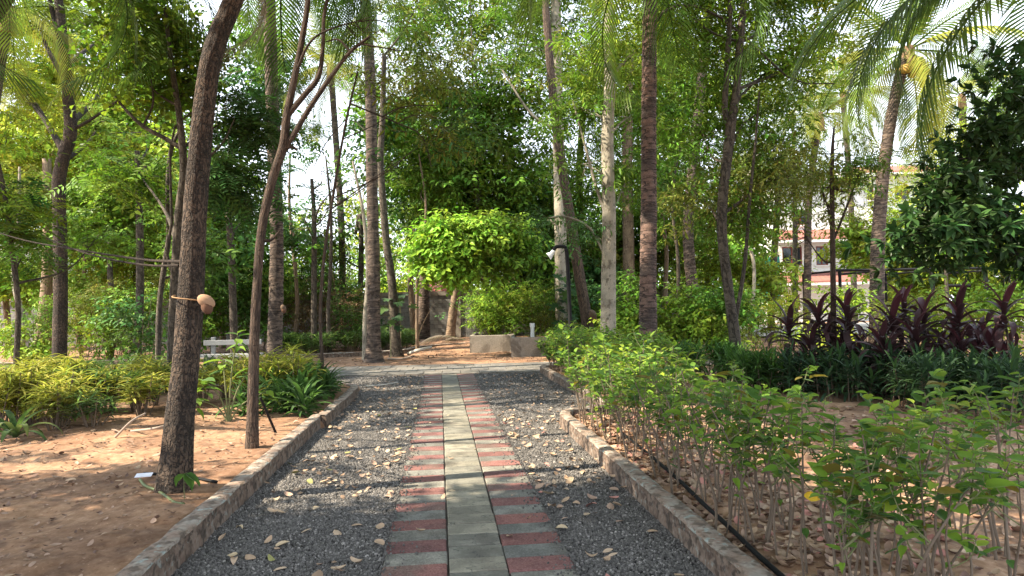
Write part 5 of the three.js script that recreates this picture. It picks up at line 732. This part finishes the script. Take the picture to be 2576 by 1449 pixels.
{ // purple cordylines: each strap leaf its own
  const S = [0.7, 1.3, 2.0, 2.6].map(b => strapGeo(.17, b, 6)), mm = [[.055, .022, .025], [.045, .02, .023], [.085, .026, .033], [.05, .027, .028]].map(c => leafMat(.25, { color: new THREE.Color().setRGB(...c), clearcoat: .5, clearcoatRoughness: .35 })), r = RNG(171);
  [[2010, 11.5, 1.5], [2048, 11, 1.7], [2085, 11.6, 1.35], [2125, 10.6, 1.75], [2165, 11.2, 1.45], [2195, 10.2, 1.2], [2235, 10.8, 1.6], [2250, 9.8, 1.0], [2275, 10.2, 1.35], [2305, 11.2, 1.85], [2350, 10.4, 1.65], [2380, 11.4, 1.4], [2405, 10.2, 1.75], [2450, 10.6, 1.2], [2500, 9.8, 1.15], [2550, 9.6, 1.8]].forEach(([px, z, h], i) => {
    const p = at(px, 800, z); p.y = soilY(p.x, z); const o = thing('purple_cordyline', `dark purple strap-leaf plant, ${ORD[i]} from the left in the row at right`, 'plant', 'purple cordylines', p);
    for (let s = 0; s < 2; s++) {
      const hh = h * .86 * (s ? rr(r, .5, .7) : 1) - .3, b = V(rr(r, -.1, .1), -.05, rr(r, -.1, .1)), t = V(rr(r, -.2, .2), hh, rr(r, -.2, .2)); const sg = tube([b, b.clone().lerp(t, .5), t], [.018, .015, .013], 6, 7); sg.deleteAttribute('color'); part(o, 'stem', sg, mBarkGrey);
      for (let k = 0; k < 22; k++) { const q = k / 22, m = part(o, 'leaf', S[Math.min(3, Math.floor(q * 3 + r()))], mm[q < .2 ? (r() < .6 ? 2 : 0) : Math.floor(r() * 4) % 4 === 2 ? 0 : [0, 1, 3][k % 3]]); m.rotation.order = 'YZX'; m.rotation.set(rr(r, -.3, .3), k * 2.4 + rr(r, -.3, .3), 1.35 - 1.45 * q + rr(r, -.12, .12)); m.scale.setScalar(rr(r, .42, .62) * (s ? .85 : 1)); m.position.copy(t).add(V(0, .03 - .34 * q, 0)); }
    }
  });
}
{ // broad-leaved sapling between the leaning and slender trees: large leaves, one mesh each
  const o = thing('broad_leaf_sapling', 'young plant with large pale green leaves between leaning and slender trees', 'plant', null, gr(575, 1055, .1)), r = RNG(181), L = [[.5, .1, .15], [.45, .15, .4], [.42, .2, .6]].map(([w, f, d]) => { const g = new GB(); leaf(g, V(0, 0, 0), V(1, 0, 0), V(0, 1, 0), 1, w, f, d, 1, 2); return g.geo(); }), mm = [lm(.22, .36, .035), lm(.14, .27, .03), lm(.075, .17, .028)];
  for (const [tx, ty, n] of [[.12, 1.15, 9], [-.28, .55, 8], [.3, .7, 8], [-.1, .8, 7], [.45, .35, 7], [-.38, .3, 6]]) {
    const t = V(tx, ty, rr(r, -.2, .2)), sg = tube([V(0, -.05, 0), V(tx * .4, ty * .55, 0), t], [.014, .01, .006], 8, 6); sg.deleteAttribute('color'); part(o, 'stem', sg, mStemGreen);
    for (let k = 0; k < n; k++) { const a = k * 2.4 + r(), e = rr(r, -.35, .5), m = part(o, 'leaf', L[k % 3], mm[Math.floor(r() * 3)]); setLeaf(m, t.clone().add(V(0, -.025 * k, 0)), V(Math.cos(a) * Math.cos(e), Math.sin(e), Math.sin(a) * Math.cos(e)), V(rr(r, -.3, .3), 1, rr(r, -.3, .3)).normalize(), rr(r, .17, .27)); }
  }
}
{ // climbing split-leaf plants on two trunks
  const s = new THREE.Shape(); const N = 26; const pt = i => { const t = i / N, a = t * Math.PI * 2, base = 0.5 * (1 - 0.35 * Math.cos(a * 0.5 * 2)), cut = (i % 3 === 1 && t > .12 && t < .88) ? 0.55 : 1; return [0.5 + Math.cos(a + Math.PI) * base * cut * 1.05, Math.sin(a) * base * cut]; };
  s.moveTo(...pt(0)); for (let i = 1; i < N; i++) s.lineTo(...pt(i)); const g = new THREE.ShapeGeometry(s); g.rotateX(-Math.PI / 2); { const q = g.attributes.position; for (let i = 0; i < q.count; i++) q.setY(i, -0.25 * q.getX(i) ** 2 + 0.3 * Math.abs(q.getZ(i))); g.computeVertexNormals(); }
  const mm = [lm(.05, .12, .035), lm(.035, .085, .035), lm(.1, .18, .04)], r = RNG(191);
  for (const [px0, py0, py1, z, n, label] of [[985, 760, 820, 21.6, 13, 'split-leaf climber on the slim grey trunk by the clearing'], [1408, 690, 810, 23.4, 16, 'split-leaf climber on the whitish trunk behind the lamp post'], [1010, 740, 790, 22.5, 8, 'dark split-leaf climber right of the slim grey trunk']]) {
    const f = at(px0, py1 + 20, z); f.y = 0.05; const o = thing('climbing_plant', label, 'climber', 'split-leaf climbers', f), a = at(px0, py1, z).sub(f), b = at(px0 - 3, py0, z).sub(f); const vg = tube([V(a.x, 0, .2), a.clone().setZ(.2), b.clone().setZ(.2)], [.012, .012, .008], 10, 5); vg.deleteAttribute('color'); part(o, 'vine_stem', vg, mStemGreen);
    for (let k = 0; k < n; k++) { const m = part(o, 'leaf', g, mm[k % 3]), p = a.clone().lerp(b, k / n).add(V(rr(r, -.3, .3), rr(r, -.1, .1), .25 + rr(r, 0, .25))), t = rr(r, .2, 2.9); setLeaf(m, p, V(Math.cos(t) * .8, rr(r, -.7, .1), Math.sin(t)).normalize(), V(0, 1, .4).normalize(), rr(r, .28, .45)); }
  }
}
// ---------------------------------------------------------------- small things
const rod = (a, b, t, mat, name, label, cat, group, mid) => solo(name, (() => { const g = tube(mid ? [a, ...mid, b] : [a, a.clone().lerp(b, .5), b], mid ? Array(mid.length + 2).fill(t) : [t, t, t], mid ? 24 : 6, 10); g.deleteAttribute('color'); return g; })(), mat, label, cat, group);
{ // black lamp post with a bent top and a white lamp head
  const z = 16.8, b = at(1438, 900, z), o = thing('lamp_post', 'black pipe lamp post with white lamp head rising from the right hedge', 'lamp post', null, V(b.x, 0.03, b.z)), p = (px, py) => at(px, py, z).sub(o.position), t = 0.048;
  const seg = (n, pts, rr0, m) => { const g = tube(pts, pts.map(() => rr0), 20, 10); g.deleteAttribute('color'); return part(o, n, g, m); };
  seg('post', [p(1438, 900).setY(-.1), p(1433, 780), p(1426, 640), p(1424, 626)], t, mBlack); seg('arm', [p(1424, 626), p(1420, 621), p(1408, 620), p(1398, 622), p(1393, 630)], t * .9, mBlack);
  const c = new THREE.CylinderGeometry(t * 1.25, t * 1.25, .12, 12); seg('collar', [p(1430, 715), p(1430, 711), p(1429.6, 707)], t * 1.25, mBlack);
  const h = new THREE.CylinderGeometry(.04, .1, .15, 18, 1, true), m = part(o, 'lamp_head', h, hue(.8, .8, .78, .5, { side: THREE.DoubleSide })); m.position.copy(p(1386, 640)); m.rotation.z = -.9;
  const bl = part(o, 'lamp_cap', new THREE.SphereGeometry(.06, 14, 10), mWhite); bl.position.copy(p(1391, 634));
}
{ const p = at(1339, 828, 21.9), o = thing('white_pipe', 'short upright white plastic pipe standing in the right planter', 'pipe', null, V(p.x, .5, p.z)), g = new THREE.CylinderGeometry(.06, .06, .42, 16); g.translate(0, .2, 0); part(o, 'pipe_body', g, mWhite); const c = new THREE.CylinderGeometry(.078, .078, .13, 16); c.translate(0, .45, 0); part(o, 'pipe_cap', c, mWhite); }
{ // white concrete bench
  const z = 17.6, a = at(512, 862, z), b = at(657, 852, z), w = b.x - a.x, o = thing('garden_bench', 'pale concrete bench behind the slender tree, partly hidden by leaves', 'bench', null, V((a.x + b.x) / 2, 0.03, -z));
  const bx = (n, W0, H, D, x, y, zz) => { const m = part(o, n, new RoundedBoxGeometry(W0, H, D, 2, .012), mGreyPaint); m.position.set(x, y, zz); };
  bx('backrest', w, .13, .07, 0, .76, -.02); for (const s of [-1, 1]) { bx('back_post', .1, .9, .1, s * w * .36, .45, -.11); bx('front_leg', .1, .4, .1, s * w * .36, .2, .32); bx('side_rail', .09, .08, .36, s * w * .36, .36, .1); } bx('seat', w * 1.05, .07, .42, 0, .44, .14);
}
// coconut husks tied to trunks
function husk(p, s, label, rotZ, dull) {
  const o = thing('coconut_husk', label, 'coconut husk', 'coconut husks tied to trunks', p), mk = (ph, pl) => { const g = new THREE.SphereGeometry(1, 24, 16, 0, ph, 0, Math.PI), q = g.attributes.position; for (let i = 0; i < q.count; i++) { const n = 1 + .08 * Math.sin(Math.atan2(q.getZ(i), q.getX(i)) * 9) * (1 - Math.abs(q.getY(i))); q.setXYZ(i, q.getX(i) * n * .78, q.getY(i) * 1.15, q.getZ(i) * n * .78); } g.computeVertexNormals(); return g; };
  const a = part(o, 'upper_shell', mk(Math.PI * 2), hue(...(dull ? [.13, .085, .055] : [.36, .22, .13]), .9, { side: THREE.DoubleSide })); a.scale.setScalar(s); a.rotation.set(.2, .3, rotZ);
  const b = part(o, 'fibre_bundle', mk(Math.PI * 2), hue(.12, .06, .035, 1, { side: THREE.DoubleSide })); b.scale.set(s * .85, s * .8, s * .85); b.position.set(s * .12, -s * .75, s * .1); b.rotation.z = .3;
  return o;
}
husk(at(519, 758, 5.36), .062, 'tan coconut husk tied to the leaning dark tree', .9);
husk(at(713, 775, 15.85), .075, 'small coconut husk on the right side of the bench palm', .4, true);
husk(at(1491, 792, 21.75), .15, 'coconut husk planter tied to the leaning brown trunk', .3, true);
{ const c = at(478, 752, 5.5), r = .125, P = []; for (let k = 0; k <= 14; k++) { const a = Math.PI * (1.05 - 1.1 * k / 14); P.push(V(c.x + Math.cos(a) * r * (1.03), c.y + .03 - .06 * k / 14, c.z + Math.sin(a) * r * 1.03)); } const g = tube(P, P.map(() => .0055), 40, 6); g.deleteAttribute('color'); solo('rope', g, hue(.34, .2, .1, .9), 'coir rope round the leaning dark tree holding the husk', 'rope'); }
// at the foot of the leaning tree
rod(gr(362, 1191, .15), gr(545, 1212, .13), .013, mBlack, 'black_pipe', 'black plastic pipe lying behind the foot of the leaning tree', 'pipe', null, [gr(440, 1195, .14)]);
{ const p = gr(362, 1198, .15), g = new RoundedBoxGeometry(.13, .006, .07, 2, .002), m = solo('label_card', g, hue(.75, .76, .85, .5), 'blank white label card lying at the foot of the leaning tree', 'card'); m.position.copy(p).add(V(0, .01, 0)); m.rotation.set(.25, .2, -.05); }
rod(gr(352, 1206, .16), gr(462, 1268, .13), .0115, hue(.11, .14, .05, .6), 'green_stem', 'thick green cut stem curling on the soil by the leaning tree', 'stem', null, [gr(366, 1222, .15), gr(395, 1234, .13), gr(420, 1250, .13), gr(440, 1264, .125)]);
rod(gr(697, 1096, .1), at(655, 1000, 7.6), .014, mBlack, 'black_stick', 'black pipe leaning against the slender tree', 'pipe');
{ const o = thing('seedling', 'small broad-leaved seedling beside the leaning tree foot', 'plant', null, gr(465, 1262, .1)), r = RNG(3); const s = tube([V(0, -.03, 0), V(-.005, .1, 0), V(-.002, .21, 0)], [.0035, .003, .0025], 6, 5); s.deleteAttribute('color'); part(o, 'stem', s, mStemGreen); for (const [a, e] of [[.2, -.35], [-.25, -.5], [.6, -.6], [-2.6, -.5]]) { const m = part(o, 'leaf', unitLeaf[1], hibMats[2]); setLeaf(m, V(0, .21, 0), V(Math.cos(a) * Math.cos(e), Math.sin(e), Math.sin(a) * Math.cos(e)), V(0, 1, 0), .15); } }
{ const P = [[1560, 1085], [1640, 1150], [1705, 1205], [1770, 1268], [1830, 1322], [1900, 1390], [1990, 1470]].map(p => gr(p[0], p[1], .12)); const g = tube(P, P.map(() => .015), 60, 8); g.deleteAttribute('color'); solo('irrigation_pipe', g, mBlack, 'black irrigation pipe lying under the hedge along the right kerb', 'pipe'); }
{ const m = solo('yellow_leaf', unitLeaf[1], hue(.75, .48, .01, .6, { side: THREE.DoubleSide }), 'bright yellow leaf caught on the stems of the right hedge', 'leaf'); setLeaf(m, at(2020, 1246, 3.75), V(.9, -.15, .1).normalize(), V(-.1, .5, .9).normalize(), .1); }
{ const o = thing('plant_marker', 'small white plant marker on a stake at far left', 'sign', null, V(gr(275, 870).x, .03, -20)); part(o, 'stake', tube([V(0, -.1, 0), V(0, .2, 0), V(0, .42, 0)], [.012, .012, .012], 4, 6), mBlack); const m = part(o, 'plate', new RoundedBoxGeometry(.2, .12, .01, 2, .003), hue(.72, .78, .78, .6)); m.position.set(0, .46, .02); m.rotation.x = -.3; }
// fallen branches and dead fronds
const mDead = hue(.3, .24, .19, .95), mDeadPale = hue(.48, .44, .38, .95);
const pole = (pts, t, label, mat) => { const P = pts.map(p => gr(p[0], p[1], p[2])), g = tube(P, P.map((_, i) => t * (1 - .5 * i / P.length)), 16, 7); g.deleteAttribute('color'); solo('fallen_branch', g, mat, label, 'branch', 'fallen branches'); };
pole([[1028, 890, .1], [1055, 880, .3], [1085, 873, .35]], .06, 'pale fallen branch lying over the far low border', mDeadPale);
pole([[1478, 0, 0].map((v, i) => [975, 903, .06][i]), [1010, 903, .05], [1035, 896, .12]], .035, 'dark curved dead branch on the bare clearing soil', mDead);
pole([[920, 972, .03], [965, 968, .03], [1000, 962, .03]], .018, 'thin pale stick lying on the far left gravel', mDeadPale);
pole([[330, 1085, .12], [400, 1075, .2], [470, 1050, .22]], .016, 'dead twig pile lying below the yellow-green shrubs', mDead);
pole([[290, 1100, .12], [330, 1060, .3], [365, 1040, .35]], .014, 'dead upright twig at the shrub edge left of the leaning tree', mDead);
for (const [px, py, z, az, s, label] of [[1170, 868, 26.5, 2.2, .5, 'dead reddish palm frond drooping beside the left planter'], [1150, 862, 27, 2.7, .55, 'dead brown palm frond in front of the block wall'], [1300, 838, 23.6, .6, .35, 'dry pinkish fronds lying in the right planter']]) { const m = solo('dead_frond', FROND[2], frondMats[4], label, 'palm frond', 'dead palm fronds'); m.position.copy(at(px, py - 12, z)); m.rotation.order = 'YZX'; m.rotation.set(.4, az, .25); m.scale.setScalar(s); }
{ const m = solo('dead_frond', FROND[3], frondMats[4], 'grey dead palm frond hanging at the top right of the leaning tree', 'palm frond', 'dead palm fronds'); m.position.copy(at(585, -160, 11)); m.rotation.order = 'YZX'; m.rotation.set(0, .3, -.75); m.scale.setScalar(.62); }

// ---------------------------------------------------------------- fallen leaves
const dryGeo = [[.9, .2], [1.6, -.3], [.4, .5], [-1.2, .3], [2.2, .1]].map(([b, tw]) => { const g = new GB(), n = 6, id = []; for (let i = 0; i <= n; i++) { const t = i / n, w = .27 * Math.pow(Math.sin(Math.PI * Math.min(.98, .06 + .94 * t)), .75), a = (t - .5) * b, x = (Math.abs(b) > .01 ? Math.sin(a) / b : t - .5), y = (Math.abs(b) > .01 ? (1 - Math.cos(a)) / b : 0); id.push([-1, 0, 1].map(s => g.v(x, y + Math.abs(s) * w * .45 + s * w * tw * (t - .3), s * w))); if (i) for (let s = 0; s < 2; s++) g.quad(id[i - 1][s], id[i][s], id[i][s + 1], id[i - 1][s + 1]); } return g.geo(); });
const dryCols = [[.42, .29, .19], [.48, .35, .24], [.30, .20, .13], [.24, .15, .10], [.54, .41, .26], [.37, .25, .18], [.16, .095, .07], [.46, .21, .17], [.26, .25, .09]];
const dryMats = dryCols.map(c => new THREE.MeshStandardMaterial({ color: new THREE.Color().setRGB(...c), roughness: .85, side: THREE.DoubleSide }));
{
  const r = RNG(301); let n = 0;
  const zones = { gl: ['dry tan leaf lying on the dark gravel left of the paved path', 'fallen leaves on the left gravel', () => { const z = 3.2 + 7.5 * Math.pow(r(), 1.5); return W(rr(r, -1.55, -.38), z, .022); }, 105, [0, 1, 4, 5, 0, 1, 2, 8]], gr: ['dry tan leaf lying on the dark gravel right of the paved path', 'fallen leaves on the right gravel', () => { const z = 3.2 + 6.5 * Math.pow(r(), 1.4), e = r(); return W(e < .45 ? .78 + r() * r() * .35 : rr(r, .78, 1.47), z, .022); }, 75, [0, 1, 4, 5, 0, 1, 7]], path: ['small dry leaf lying on the paved path', 'fallen leaves on the path', () => W(rr(r, -.33, .72), 3.6 + 6 * r(), .03), 14, [4, 0, 5]], soil: ['curled brown leaf lying on the bare soil left of the kerb', 'fallen leaves on the left soil', () => { const z = 3.3 + 5.5 * r(); return bedP(-1.85 - r() * (.9 + .45 * z), z).add(V(0, .008, 0)); }, 106, [2, 3, 0, 5, 3, 6]] };
  for (const [label, group, f, cnt, cols] of Object.values(zones)) for (let k = 0; k < cnt; k++) { const p = f(), s = rr(r, .055, .115) * (group.includes('path') ? .7 : 1), m = new THREE.Mesh(dryGeo[Math.floor(r() * 5)], dryMats[cols[Math.floor(r() * cols.length)]]); m.name = numbered('fallen_leaf'); m.castShadow = m.receiveShadow = true; tag(m, label, 'leaf', group); m.position.copy(p).add(V(0, .004, 0)); m.rotation.set(rr(r, -.35, .35) + (r() < .25 ? Math.PI : 0), r() * 6.28, rr(r, -.35, .35)); m.scale.set(s, s * rr(r, .6, 1.3), s * rr(r, .8, 1.2)); scene.add(m); n++; }
  const L = [], add = (p, s, c) => { const v = rr(r, .75, 1.2); L.push({ m: M4(p.x, p.y + .008, p.z, rr(r, -.4, .4) + (r() < .3 ? Math.PI : 0), r() * 6.28, rr(r, -.4, .4), s, s, s * rr(r, .8, 1.3)), c: c.map(q => q * v) }); };
  for (let k = 0; k < 5200; k++) { const z = 2.2 + 7 * Math.pow(r(), 1.3), e = r(); add(bedP(1.68 + (e < .4 ? r() * .9 : r() * (1.2 + .6 * z)), z), rr(r, .05, .1), dryCols[[2, 3, 5, 6, 2, 0, 0, 5, 1, 3, 5, 7][Math.floor(r() * 12)]]); }
  for (let k = 0; k < 1900; k++) { const z = 3 + 8 * r(); add(bedP(-1.85 - r() * (1 + .5 * z), z), rr(r, .018, .06), dryCols[[3, 6, 2, 5][Math.floor(r() * 4)]]); }
  for (let k = 0; k < 480; k++) { const z = 5.5 + 10 * r(), s = r() < .5; add(W(s ? rr(r, -1.45, -.4) : rr(r, .78, 1.5 + (z > 9.4 ? .7 : 0)), z, .02), rr(r, .05, .085), dryCols[[0, 1, 5, 2][Math.floor(r() * 4)]]); }
  for (let k = 0; k < 700; k++) { const z = 18.8 + 8 * r(); const p = V(rr(r, -9, 3), 0, -z); p.y = soilY(p.x, z); add(p, rr(r, .06, .11), dryCols[[3, 2, 5, 6][Math.floor(r() * 4)]]); }
  for (let k = 0; k < 900; k++) { const z = 18.8 + 10 * r(); const p = V(rr(r, -22, -7), 0, -z); p.y = soilY(p.x, z); add(p, rr(r, .06, .12), dryCols[[3, 2, 5, 0][Math.floor(r() * 4)]]); }
  const g = dryGeo[1]; tag(inst('leaf_litter', g, mDry, L), 'scattered dry leaf litter covering the beds and soil', 'leaf litter');
}
console.log('sprays', total);
renderer.render(scene, camera);
